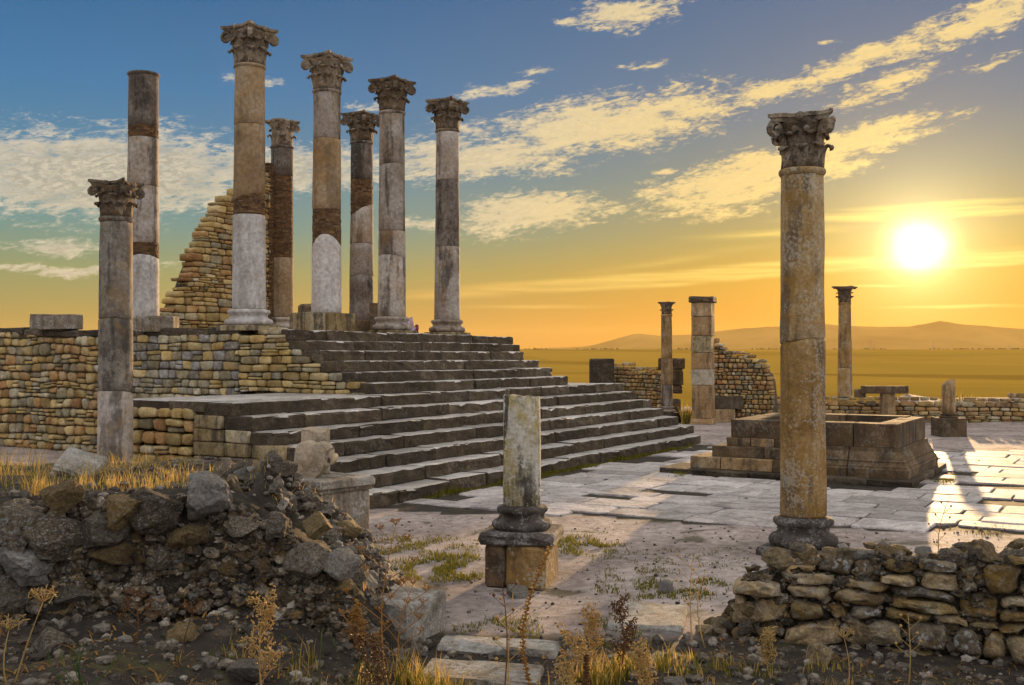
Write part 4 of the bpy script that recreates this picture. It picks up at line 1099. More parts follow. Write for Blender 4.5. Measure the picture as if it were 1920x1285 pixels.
def pier():
    p = at(1318, 42.5); c = empty('block_pier', (p.x, p.y, 0), TOWARD + R_(90) - R_(20), 'tall square pier of stacked squared blocks with moulded cap', 'pier')
    r = random.Random(131); Zp = 42.5
    zs = [hz(q, Zp) for q in (795, 784, 722, 692, 661, 630, 594)]
    mats = [M['ashlar_warm'], M['ashlar_warm'], M['carved'], M['ashlar_warm'], M['ashlar'], M['ashlar_warm'], M['ashlar_warm']]
    zs[0] = 0
    for i, (a, b2) in enumerate(zip(zs, zs[1:])):
        w = .92 if i == 0 else .80 + r.uniform(-.02, .02)
        V, Fc = worn_block(w, w, b2 - a - .006, r, wear=.03, bev=.035); obj('block', V, Fc, mats[i], c, loc=(r.uniform(-.015, .015), r.uniform(-.015, .015), a))
    top = hz(557, Zp); b2 = zs[-1]
    V, Fc = worn_block(.80, .8, (top - b2) * .7, r, wear=.03, bev=.04); obj('block', V, Fc, M['ashlar_warm'], c, loc=(0, 0, b2))
    V, Fc = worn_block(.98, .96, (top - b2) * .3, r, wear=.05, bev=.06); obj('cap_block', V, Fc, M['capital_dark'], c, loc=(0, 0, b2 + (top - b2) * .7))
pier()
G2 = 'small columns beyond the plaza'
p = at(1250, 43.2); zz = lambda py: hz(py, 43.2)
column('slender_column', 'slender column with small cushion capital beside the cobble wall', G2, (p.x, p.y, 0), [(zz(722), MG, FL(61)), (zz(672), M['ashlar_warm'], FL(62)), (zz(592), M['ochre_col'], FL(63))], .245, .215, zz(592),
       base=(.25, MG), plinth=(.9, .42, M['step']), cap=dict(r=.21, h=.50, mat=CD, diag=.42, horns=False, rows=1), seed=31, n=24)
p = at(1584, 47.5); zz2 = lambda py: hz(py, 47.5)
column('slender_column', 'slender column with spreading capital against the sunset right of the tall column', G2, (p.x, p.y, 0), [(zz2(690), M['ochre_col'], FL(64)), (zz2(570), M['ochre_col'], FL(65))], .33, .265, zz2(570),
       base=(.28, MG), plinth=(1.0, .30, M['altar']), cap=dict(r=.26, h=.72, mat=CD, diag=.70, horns=False), seed=32, n=24)
p = at(1415, 46.0); zz3 = lambda py: hz(py, 46.0)
column('column_stub', 'pale short column stump in front of the curved cobble ruin', G2, (p.x, p.y, 0), [(zz3(711), MG, FL(66))], .30, .28, zz3(711), base=(.2, M['altar']), plinth=(.85, .36, M['altar']), astragal=False, seed=33, n=24)
p = at(1778, 35.9); zz4 = lambda py: hz(py, 35.9)
column('column_stub', 'broken column stump with slanting top on a dark pedestal by the low wall', G2, (p.x, p.y, 0), [(zz4(716), M['ashlar_warm'], wave(.10, T + 1.7, s=67))], .225, .215, zz4(716), base=(.14, M['altar']), plinth=(.84, .62, M['altar']), astragal=False, seed=34, n=24, rz=R_(35))
b = at(1128, 47.0); single_block('upright_block', 'dark upright stone block left of the cobble wall above the steps', 'block', (b.x, b.y, 0), (1.05, .7, hz(673, 47)), TOWARD + R_(90), M['step'], 141, .05, .06)
b = at(1259, 45.8)
sp = empty('stone_post', (b.x, b.y, 0), TOWARD + R_(90), 'dark rough post of stacked stones behind the slender column', 'post')
for i, (py0, py1, w) in enumerate(((775, 738, .5), (738, 722, .62), (722, 692, .72), (692, 672, 1.1))):
    V, Fc = worn_block(w, .5, hz(py1, 45.8) - hz(py0, 45.8) - .01, random.Random(150 + i), wear=.06, bev=.06); obj('block', V, Fc, M['altar'], sp, loc=(.12 if i < 3 else 0.0, 0, hz(py0, 45.8) if i else 0))
b = at(1362, 43.8); single_block('stone_block', 'dark block lying on a paler block right of the tall pier', 'block', (b.x, b.y, .53), (1.25, .6, .52), TOWARD + R_(90), M['step'], 142)
b = at(1357, 43.6); single_block('stone_block', 'pale squared block under the dark one right of the tall pier', 'block', (b.x, b.y, 0), (.80, .6, .53), TOWARD + R_(90), M['ashlar_warm'], 143)
tb = at(1658, 42.6); t_ = empty('stone_lintel', (tb.x, tb.y, 0), TOWARD + R_(90), 'flat stone lintel resting on an upright post before the low wall', 'lintel')
V, Fc = worn_block(.50, .4, hz(738, 42.6), random.Random(144), wear=.03, bev=.03); obj('post', V, Fc, M['ashlar_warm'], t_, loc=(.12, 0, 0))
V, Fc = worn_block(1.75, .5, .30, random.Random(145), wear=.03, bev=.03); obj('lintel', V, Fc, M['altar'], t_, loc=(0, 0, hz(738, 42.6)))
b = at(1612, 43.0); single_block('stone_block', 'small dark block on the low wall left of the lintel', 'block', (b.x, b.y, hz(745, 43)), (.45, .4, .32), TOWARD + R_(70), M['altar'], 146, .05, .05)

# lattice masts far out on the ridge
def mast(px, py, Z, label):
    q = at(px, Z); R0, Zq = toRZ(q.x, q.y); h0 = gh(R0, Zq); top = hz(py, Z); c = empty('power_mast', (q.x, q.y, h0), 0, label, 'mast', 'masts on the distant ridge')
    H = top - h0; mb = MB()
    for sx in (-1, 1):
        for sy in (-1, 1): mb.add(*tube([(sx * 1.6, sy * 1.6, 0), (sx * .4, sy * .4, H)], [.22, .16], 4))
    mb.build('lattice', M['metal'], c)
    for k in (.72, .9):
        V, Fc = tube([(-3.2, 0, H * k), (3.2, 0, H * k)], [.16, .16], 4); obj('cross_arm', V, Fc, M['metal'], c)
mast(1632, 634, 2450, 'faint lattice mast on the ridge right of the slender sunset column')
mast(1750, 640, 2450, 'faint lattice mast on the ridge in the middle of the right-hand plain')
mast(1893, 648, 2450, 'faint lattice mast on the ridge near the right picture edge')

def far_trees():
    r = random.Random(161); mb = MB()
    bm = bmesh.new(); bmesh.ops.create_icosphere(bm, subdivisions=2, radius=1); ico = [v.co.copy() for v in bm.verts]; icf = [tuple(v.index for v in f.verts) for f in bm.faces]; bm.free()
    for i in range(420):
        px = r.uniform(900, 2100) + 20 * r.gauss(0, 1); Z = r.uniform(2450, 2620)
        if nz(px * .012, Z * .002, 5) < 0.0: continue
        R0 = (px - 960) / FPX * Z; s_ = r.uniform(.8, 2.2); c_ = W(R0, Z, gh(R0, Z) + s_ * .4); sd = r.random() * 90
        mb.add([c_ + Vector((v.x * 1.3, v.y * 1.3, v.z)) * s_ * (1 + .5 * nz(v.x * 1.8 + sd, v.y * 1.8, v.z * 1.8)) for v in ico], icf)
    tag(mb.build('distant_trees', M['far_tree']), 'tiny dark trees and bushes dotting the distant plain and ridge', 'trees', kind='stuff')
M['far_tree'] = plain_mat('distant_foliage', (.07, .065, .02), 1.0)
far_trees()

# ------------------------------------------------------------------ foreground rubble
def put_rock(parent, kind, pos, size, rng, name='stone', flat=.75):
    me = rng.choice(ROCKS[kind]); s = size
    return link_mesh(name, me, parent, pos, (rng.uniform(-.4, .4), rng.uniform(-.4, .4), rng.uniform(0, 6.28)), (s * rng.uniform(.85, 1.25), s * rng.uniform(.8, 1.1), s * flat * rng.uniform(.8, 1.2)))

def build_left_bank():
    b0 = W(-3, 9.3, 0); w = empty('rubble_bank', (b0.x, b0.y, 0), 0, 'collapsed wall of lichen-covered boulders and earth across the left foreground', 'wall')
    r = random.Random(201)
    inv = lambda v: Vector(v) - Vector((b0.x, b0.y, 0))
    # earth core of the face
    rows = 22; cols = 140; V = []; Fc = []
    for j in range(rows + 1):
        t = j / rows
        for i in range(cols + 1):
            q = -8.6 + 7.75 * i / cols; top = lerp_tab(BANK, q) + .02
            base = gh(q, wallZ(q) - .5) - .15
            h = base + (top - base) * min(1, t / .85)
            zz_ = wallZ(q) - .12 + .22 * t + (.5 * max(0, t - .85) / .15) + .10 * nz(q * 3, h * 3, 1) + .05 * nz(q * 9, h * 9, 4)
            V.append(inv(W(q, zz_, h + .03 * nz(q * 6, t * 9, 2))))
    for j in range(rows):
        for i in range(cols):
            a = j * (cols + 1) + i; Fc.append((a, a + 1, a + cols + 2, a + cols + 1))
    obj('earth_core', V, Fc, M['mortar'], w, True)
    # big capstones along the top edge
    big = [(28, 985, .26, 'boulder'), (120, 1000, .24, 'boulder'), (195, 985, .20, 'boulder'), (118, 930, .15, 'boulder_ochre'), (235, 950, .20, 'boulder_ochre'), (300, 960, .24, 'boulder'), (385, 935, .21, 'boulder_pale'), (55, 1052, .25, 'boulder_pale'),
           (215, 1035, .15, 'boulder_ochre'), (455, 985, .15, 'boulder'), (345, 1005, .13, 'boulder_ochre'), (520, 990, .13, 'boulder'), (575, 1060, .22, 'boulder'), (600, 985, .13, 'boulder_ochre'), (640, 1055, .14, 'boulder_pale'), (375, 1000, .14, 'boulder_ochre'),
           (150, 1110, .15, 'boulder'), (25, 1110, .18, 'boulder'), (170, 1160, .14, 'boulder')]
    taken = []
    for px, py, s, k in big:
        Z = wallZ((px - 960) / FPX * 9.2) - .05; h = hz(py, Z); p_ = at(px, Z, h)
        me = r.choice(ROCKS[k]); o = link_mesh('stone', me, w, inv(p_), (r.uniform(-.3, .3), r.uniform(-.3, .3), r.uniform(0, 6.28)), (s * 1.1, s * r.uniform(.85, 1.0), s * r.uniform(.72, .88)))
        taken.append((px, py, s * FPX / Z))
    n = 0; small = MB(); small2 = MB(); tries = 0
    while n < 244 and tries < 6000:
        tries += 1
        px = r.uniform(-20, 705); q = (px - 960) / FPX * 9.2; Z = wallZ(q)
        top = lerp_tab(BANK, q); base = gh(q, Z - .5)
        h = base + (top - base) * r.random(); py = HZ + (EYE - h) * FPX / Z
        s = .045 + .10 * r.random() ** 2.0; sp_ = s * FPX / Z
        if any((px - a) ** 2 + (py - b_) ** 2 < (c_ * .60 + sp_ * .60) ** 2 for a, b_, c_ in taken): continue
        taken.append((px, py, sp_))
        put_rock(w, r.choice(('boulder', 'boulder', 'boulder_ochre', 'boulder_ochre', 'boulder_pale')), inv(at(px, Z - .02 + .12 * (h - base), h)), s, r, flat=.85); n += 1
    base = [(ROCKS['boulder'][0], 0)]
    bm = bmesh.new(); bmesh.ops.create_icosphere(bm, subdivisions=2, radius=1); ico = [v.co.copy() for v in bm.verts]; icf = [tuple(v.index for v in f.verts) for f in bm.faces]; bm.free()
    for i in range(3400):
        px = r.uniform(-30, 720) if i < 2600 else r.uniform(-850, -30); q = (px - 960) / FPX * 9.2; Z = wallZ(q); top = lerp_tab(BANK, q); lo = gh(q, Z - .5)
        h = lo + (top - lo) * r.random() ** .8; s = .012 + .05 * r.random() ** 2; sd = r.random() * 90
        c_ = inv(at(px, Z - .10 + .16 * (h - lo), h)); sc = Vector((r.uniform(.8, 1.3), r.uniform(.8, 1.2), r.uniform(.6, 1)))
        small.add([c_ + Vector((v.x * sc.x, v.y * sc.y, v.z * sc.z)) * s * (1 + .8 * nz(v.x * 1.3 + sd, v.y * 1.3, v.z * 1.3)) for v in ico], icf)
    tag(small.build('small_rubble', M['rubble_small'], w), kind='stuff')
    for i in range(900):                                  # crumbling right end of the bank
        q = r.uniform(-2.2, -.85); Z = r.uniform(9.3, 11.2); s = .015 + .06 * r.random() ** 2.2; sd = r.random() * 90
        c_ = inv(W(q, Z, gh(q, Z) + s * .2)); sc = Vector((r.uniform(.8, 1.3), r.uniform(.8, 1.2), r.uniform(.6, 1)))
        small2.add([c_ + Vector((v.x * sc.x, v.y * sc.y, v.z * sc.z)) * s * (1 + .8 * nz(v.x * 1.3 + sd, v.y * 1.3, v.z * 1.3)) for v in ico], icf)
    tag(small2.build('scree', M['gravel'], w), kind='stuff')
    for px, Z, s, k in ((668, 9.75, .13, 'boulder'), (640, 10.0, .15, 'boulder_pale'), (610, 10.2, .16, 'boulder'), (690, 10.1, .10, 'boulder_pale'), (655, 10.5, .12, 'boulder_ochre'), (705, 9.8, .08, 'boulder'), (580, 10.5, .14, 'boulder')):
        q = (px - 960) / FPX * Z; put_rock(w, k, inv(W(q, Z, gh(q, Z) + s * .25)), s, r)
    for i in range(30):                                   # the bank goes on to the left
        q = r.uniform(-8.2, -4.9); Z = wallZ(q); top = lerp_tab(BANK, q); lo = gh(q, Z - .5); t_ = r.random(); s = r.uniform(.14, .28)
        put_rock(w, r.choice(('boulder', 'boulder', 'boulder_ochre', 'boulder_pale')), inv(W(q, Z - .03, lo + (top - lo) * t_)), s, r, flat=.85)
    # flat ledge block at the bank's right foot
    lb = at(715, 10.35); lg = empty('ledge_block', (lb.x, lb.y, 0), TOWARD + R_(90) + R_(-24), 'long grey squared block lying at the foot of the rubble bank', 'block')
    V, Fc = worn_block(1.05, .75, .40, r, wear=.04, bev=.04); obj('block', V, Fc, M['boulder_pale'], lg)
    # heap of loose stones by the pedestal
    hb = W(-2.1, 10.6); hp = empty('rubble_heap', (hb.x, hb.y, 0), 0, 'heap of small loose stones between the bank and the pedestal', 'rubble')
    for i in range(64):
        px = r.gauss(510, 48); Z = r.uniform(9.9, 11.2); s = r.uniform(.05, .12)
        if not 415 < px < 600: continue
        R0 = (px - 960) / FPX * Z; h = gh(R0, Z) + s * .35 + max(0, .16 * (1 - abs(px - 480) / 80)) * (1 - abs(Z - 10.5) / .8) * r.random()
        me = r.choice(ROCKS[r.choice(('boulder_pale', 'boulder_pale', 'boulder', 'wall_right'))])
        link_mesh('stone', me, hp, at(px, Z, h) - Vector((hb.x, hb.y, 0)), (r.uniform(0, 6), r.uniform(0, 6), r.uniform(0, 6)), (s, s * r.uniform(.7, 1), s * r.uniform(.6, .95)))
    # slanted slab left of the near column
    V, Fc = worn_block(.46, .38, .13, r, wear=.03, bev=.03); sb = at(152, 11.6)
    h = gh((152 - 960) / FPX * 11.6, 11.6)
    tag(obj('tilted_slab', V, Fc, M['boulder_pale'], loc=(sb.x, sb.y, h + .06), rot=(R_(34), R_(16), TOWARD + R_(90))), 'pale slab lying tilted in dry grass by the lone left column', 'slab')
build_left_bank()

def build_right_wall():
    a, b2 = at(1370, 10.25), at(1990, 9.35); d = b2 - a; L0 = d.length; L = 1.6 * L0
    w = empty('ruined_wall', (a.x, a.y, 0), math.atan2(d.y, d.x), 'low broken wall of brown stones across the right foreground', 'wall')
    r = random.Random(211)
    P = [(1370, 1120), (1385, 1085), (1440, 1072), (1500, 1050), (1560, 1046), (1600, 1044), (1700, 1042), (1760, 1052), (1800, 1052), (1850, 1040), (1990, 1046)]
    tab = [((px - 1370) / 620.0 * L0, hz(py, 10.25 - .9 * (px - 1370) / 620)) for px, py in P]
    topf = lambda u: lerp_tab(tab, u) + .03 * nz(u * 4, 1, 1)
    masonry(w, r, 0, L, -.22, topf, hs=(.13, .27), ws=(.14, .46), mats=[M['wall_right'], M['wall_right'], M['boulder_ochre'], M['boulder_ochre'], M['boulder']], bulge=.08, depth=.3, joint=.020, split=.34, wav=.085, soft=.2, rough=.05, core=True, core_mat=M['mortar'], thick=.62, drop=.07, cap=228)
    for i in range(40):                                   # uneven stones along the crest
        u = r.uniform(.1, L); s = r.uniform(.05, .12)
        o = put_rock(w, r.choice(('wall_right', 'boulder', 'boulder_pale', 'boulder_ochre')), (u, r.uniform(.05, .5), topf(u) + s * .2), s, r, flat=.6)
    for px, py, s in ((1470, 1055, .15), (1506, 1030, .09), (1570, 1045, .11), (1622, 1052, .16), (1680, 1050, .14), (1745, 1060, .12), (1800, 1052, .13), (1850, 1045, .15), (1905, 1048, .13)):
        u = (px - 1370) / 620.0 * L0; Zq = 10.25 - .9 * u / L0
        put_rock(w, r.choice(('wall_right', 'boulder')), (u, .12, hz(py, Zq)), s, r, flat=.7)
    for i in range(24):                                   # tumbled left end
        u = r.gauss(.0, .22); s = r.uniform(.05, .14)
        put_rock(w, r.choice(('wall_right', 'boulder_ochre', 'boulder')), (min(u, .15), r.uniform(-.1, .5), .05 + (max(0, .14 + u * .8) * r.random() if u > -.12 else 0)), s, r)
    bm = bmesh.new(); bmesh.ops.create_icosphere(bm, subdivisions=2, radius=1); ico = [v.co.copy() for v in bm.verts]; icf = [tuple(v.index for v in f.verts) for f in bm.faces]; bm.free()
    small = MB()
    for i in range(1700):                                 # chips and mortar lumps packed between the stones
        u = r.uniform(0, L); h = r.random() * topf(u); s = .012 + .04 * r.random() ** 2; sd = r.random() * 90
        c_ = Vector((u, r.uniform(-.015, .05), h)); sc = Vector((r.uniform(.8, 1.4), r.uniform(.7, 1.1), r.uniform(.6, 1)))
        small.add([c_ + Vector((v.x * sc.x, v.y * sc.y, v.z * sc.z)) * s * (1 + .8 * nz(v.x * 1.3 + sd, v.y * 1.3, v.z * 1.3)) for v in ico], icf)
    tag(small.build('small_rubble', M['rubble_small'], w), kind='stuff')
build_right_wall()

# kerb stones, flat slabs in the foreground earth
b = at(935, 9.75); single_block('kerb_stone', 'long low kerb stone half buried at the bottom centre', 'kerb', (b.x, b.y, -.07), (1.1, .34, .16), TOWARD + R_(90) - R_(10), M['pedestal'], 221, .03, .04)
b = at(1215, 10.9); single_block('flat_slab', 'flat pale slab set in the earth left of the right foreground wall', 'slab', (b.x, b.y, -.06), (.75, 1.0, .13), TOWARD + R_(90) - R_(12), M['boulder_pale'], 222, .03, .04)
b = at(905, 9.0); single_block('flat_slab', 'low sunken slab in front of the long kerb stone at bottom centre', 'slab', (b.x, b.y, -.05), (1.0, .55, .11), TOWARD + R_(90) - R_(8), M['pedestal'], 223, .03, .04)
def loose(label, px, Z, s, kind, seed):
    r = random.Random(seed); R0 = (px - 960) / FPX * Z; p_ = at(px, Z, gh(R0, Z) + s * .3)
    o = put_rock(None, kind, p_, s, r, 'loose_stone', .7); tag(o, label, 'stone', 'loose stones in the foreground')
loose('white lichened boulder in dark soil under the pale bushy weed', 478, 7.6, .17, 'boulder_pale', 1)
loose('pale angular stone on the dark slope below the left bank', 345, 8.3, .12, 'boulder_ochre', 2)
loose('small pale stone beside the left end of the ledge block', 690, 9.9, .08, 'boulder_pale', 3)
loose('grey stone at the foot of the right wall beside the dry umbel', 1530, 9.0, .14, 'wall_right', 4)
loose('pale pointed stone at the bottom right of centre', 1265, 8.4, .10, 'boulder_pale', 5)
loose('rounded stone by the mossy hollow right of the stub', 1245, 12.2, .10, 'boulder_pale', 6)
loose('flat grey stone touching the front of the stub pedestal', 972, 12.0, .13, 'boulder_pale', 7)
loose('dark boulder at the bottom edge left of the kerb stones', 640, 7.7, .16, 'boulder', 8)
loose('reddish grey rock beside the tall dry umbels at lower left', 105, 7.9, .19, 'boulder', 9)

def scatter_gravel():
    r = random.Random(231); mb = MB()
    base = []
    for q in range(6):
        bm = bmesh.new(); bmesh.ops.create_icosphere(bm, subdivisions=1, radius=1)
        vs = [v.co * (1 + .35 * nz(v.co.x * 1.5 + q * 7, v.co.y * 1.5, v.co.z * 1.5)) for v in bm.verts]; fs = [tuple(v.index for v in f.verts) for f in bm.faces]; bm.free(); base.append((vs, fs))
    def put(R0, Z, s):
        h = gh(R0, Z); c = W(R0, Z, h + s * .25); vs, fs = r.choice(base); a = r.uniform(0, 6.28); ca, sa_ = math.cos(a), math.sin(a)
        k = (r.uniform(.7, 1.3), r.uniform(.7, 1.2), r.uniform(.45, .9))
        mb.add([c + Vector(((v.x * ca - v.y * sa_) * k[0], (v.x * sa_ + v.y * ca) * k[1], v.z * k[2])) * s for v in vs], fs)
    for i in range(3600):
        Z = r.uniform(6.6, 10.2); R0 = r.uniform(-.52, .52) * Z
        if R0 < -1.0 and wallZ(R0) - .1 < Z < wallZ(R0) + .4: continue
        put(R0, Z, .008 + .06 * r.random() ** 4)
    for i in range(900):
        Z = r.uniform(9.6, 13); R0 = r.uniform(-5, -1.2); put(R0, Z, .01 + .04 * r.random() ** 3)
    for i in range(1300):
        Z = r.uniform(10, 18); R0 = r.uniform(-.2, .5) * Z; put(R0, Z, .008 + .022 * r.random() ** 3)
    tag(mb.build('gravel', M['gravel']), 'small pebbles and grit strewn over the foreground earth', 'gravel', kind='stuff')
scatter_gravel()

# ------------------------------------------------------------------ grass
def blades(mb, R0, Z, h, r, lean=.35, wd=.006, base=None, n=1):
    for _ in range(n):
        b0 = W(R0, Z, (gh(R0, Z) if base is None else base) - .01); a = r.uniform(0, 6.28); l = h * r.uniform(.5, 1.15); q = lean * r.uniform(.2, 1.2) * l
        dx = Vector((math.cos(a), math.sin(a), 0)); sd = Vector((-dx.y, dx.x, 0)) * wd * r.uniform(.7, 1.3)
        p1 = b0 + dx * q * .3 + Vector((0, 0, l * .55)); p2 = b0 + dx * q + Vector((0, 0, l))
        mb.add([b0 - sd, b0 + sd, p1 + sd * .7, p1 - sd * .7, p2], [(0, 1, 2, 3), (3, 2, 4)])
def build_grass():
    r = random.Random(241); dry = MB(); grn = MB()
    def patch(mb, px, py_or_Z, rad_px, n, h, asp=.35, z=None, **k):
        Z0 = py_or_Z
        for i in range(n):
            a = r.uniform(0, 6.28); q = math.sqrt(r.random())
            q = q * (1 + .5 * r.random()); Z = Z0 + asp * rad_px * Z0 / FPX * 3 * q * math.sin(a); px_ = px + rad_px * q * math.cos(a)
            if nz((px_ - 960) / FPX * Z * 3.2, Z * 2.2, 9) + .35 * nz((px_ - 960) / FPX * Z * 11, Z * 8, 2) < -.02: continue
            blades(mb, (px_ - 960) / FPX * Z, Z, h, r, **k)
    # golden tuft field on the left bank
    for i in range(3600):
        px = -30 + 400 * r.random() ** 1.2; Z = r.uniform(9.75, 12.8); q_ = (px - 960) / FPX * Z
        if nz(q_ * 2.2, Z * 2.2, 6) + .25 * r.random() < .02: continue
        blades(dry if r.random() < .8 else grn, q_, Z, .05 + .42 * r.random() ** 3.5 * (1 - px / 620), r, .9, .0034)
    for i in range(420):
        px = r.uniform(200, 640); Z = r.uniform(9.7, 11.4); blades(dry, (px - 960) / FPX * Z, Z, .07 + .12 * r.random() ** 2, r, .5, .0045)
    patch(dry, 372, 10.0, 18, 150, .24, .3, lean=.6, wd=.005)
    for px, Z, n, h in ((640, 10.0, 40, .09), (705, 10.0, 60, .16), (300, 9.7, 80, .14), (180, 9.8, 160, .2), (60, 9.7, 160, .2)): patch(dry, px, Z, 40, n, h, .3)
    # foreground tufts, centre
    for px, Z, rad, n, h in ((770, 8.6, 60, 300, .30), (830, 8.3, 50, 260, .22), (700, 8.4, 60, 200, .25), (1010, 8.2, 60, 160, .22), (1150, 8.9, 60, 320, .26), (1200, 9.1, 40, 200, .20), (1100, 8.6, 50, 200, .22), (620, 8.4, 50, 120, .2), (560, 8.0, 60, 120, .14), (900, 8.0, 50, 160, .16), (1290, 8.9, 60, 160, .15), (1380, 8.6, 60, 120, .12), (1550, 8.6, 70, 90, .12), (400, 8.0, 90, 110, .12), (1000, 7.6, 70, 200, .2)):
        patch(dry, px, Z, rad, int(n * .55), h, .35, lean=.6); patch(grn, px + 8, Z, rad, int(n * .7), h * .8, .35, lean=.6)
    # moss and short grass on the earth before the paving
    for px, py, rad, n, h in ((730, 1022, 55, 500, .05), (800, 1035, 80, 1100, .06), (830, 1072, 60, 800, .07), (850, 1055, 45, 500, .06), (1090, 1022, 50, 700, .07), (1130, 1030, 40, 300, .05), (1190, 1058, 60, 300, .035), (1260, 1040, 45, 200, .03), (1350, 1045, 50, 220, .03),
                              (1200, 1095, 70, 600, .05), (1260, 1110, 60, 500, .05), (1320, 1100, 40, 300, .05), (1170, 1180, 60, 400, .06), (900, 1190, 60, 350, .05), (960, 1180, 50, 260, .05), (720, 1075, 50, 260, .06),
                              (1110, 945, 40, 120, .03), (1275, 893, 20, 160, .10), (1770, 905, 20, 150, .10), (1660, 985, 30, 120, .04), (1430, 960, 40, 140, .04), (1850, 990, 50, 160, .05)):
        patch(grn, px, FPX * EYE / (py - HZ), rad, int(n * 1.7), h * 1.15, .55, lean=.8, wd=.007)
    # along the lowest step
    for i in range(6000):
        X = 16.2 + 14.0 * r.random() ** .8; Yv = Y1 - .02 - .16 * abs(r.gauss(0, 1)) * (.4 + max(0, nz(X * .8, 0, 3)))
        R0, Z = toRZ(X, Yv); blades(grn, R0, Z, .05 + .20 * max(0, nz(X * .9, 2, 1) + .25) * r.random(), r, .7, .009)
    for i in range(900):                                   # joints of the paving
        X = r.uniform(16, 28); Yv = r.uniform(-3, 11); R0, Z = toRZ(X, Yv)
        if nz(X * .6, Yv * .6, 4) > .12 and Z > 16: blades(grn, R0, Z, .045, r, .6, .006, base=.03)
    # bank at the far right and foot of the far pier
    for i in range(1500):
        px = r.uniform(1760, 1990); Z = r.uniform(45, 49); R0 = (px - 960) / FPX * Z; blades(grn if r.random() < .6 else dry, R0, Z, .25 + .3 * r.random(), r, .5, .02)
    for i in range(260):
        px = r.uniform(1278, 1300); Z = r.uniform(42.2, 44); blades(dry if r.random() < .5 else grn, (px - 960) / FPX * Z, Z, .35 + .6 * r.random(), r, .5, .02)
    # behind the podium corner, weeds at the foot of walls
    for i in range(1500):
        px = r.uniform(-20, 560); Z = r.uniform(17, 23); R0 = (px - 960) / FPX * Z; blades(grn if r.random() < .7 else dry, R0, Z, .12 + .2 * r.random(), r, .5, .009)
    tag(dry.build('dry_grass', M['dry']), 'golden dry grass blades on the left bank and foreground', 'grass', kind='stuff')
    tag(grn.build('green_grass', M['green']), 'short green grass and moss between slabs and along the steps', 'grass', kind='stuff')
build_grass()
def build_litter():
    r = random.Random(251); mb = MB()
    for i in range(5200):
        Z = r.uniform(6.6, 10.0); R0 = r.uniform(-.52, .5) * Z
        if nz(R0 * 1.3, Z * 1.3, 3) + .3 * r.random() < .05: continue
        if R0 < -1.0 and Z > wallZ(R0) - .1: continue
        p_ = W(R0, Z, gh(R0, Z) + r.uniform(0, .02)); a = r.uniform(0, 6.28); l = .02 + .13 * r.random() ** 2.5
        d = Vector((math.cos(a), math.sin(a), r.uniform(-.05, .9) * r.random())); s_ = Vector((-d.y, d.x, 0)) * (.0025 if r.random() < .75 else .007)
        m_ = p_ + d * l * .55 + Vector((0, 0, .01)); mb.add([p_ - s_, p_ + s_, m_ + s_, m_ - s_, p_ + d * l], [(0, 1, 2, 3), (3, 2, 4)])
    tag(mb.build('dry_litter', M['weed']), 'dead stems and leaf litter lying over the dark foreground soil', 'litter', kind='stuff')
build_litter()

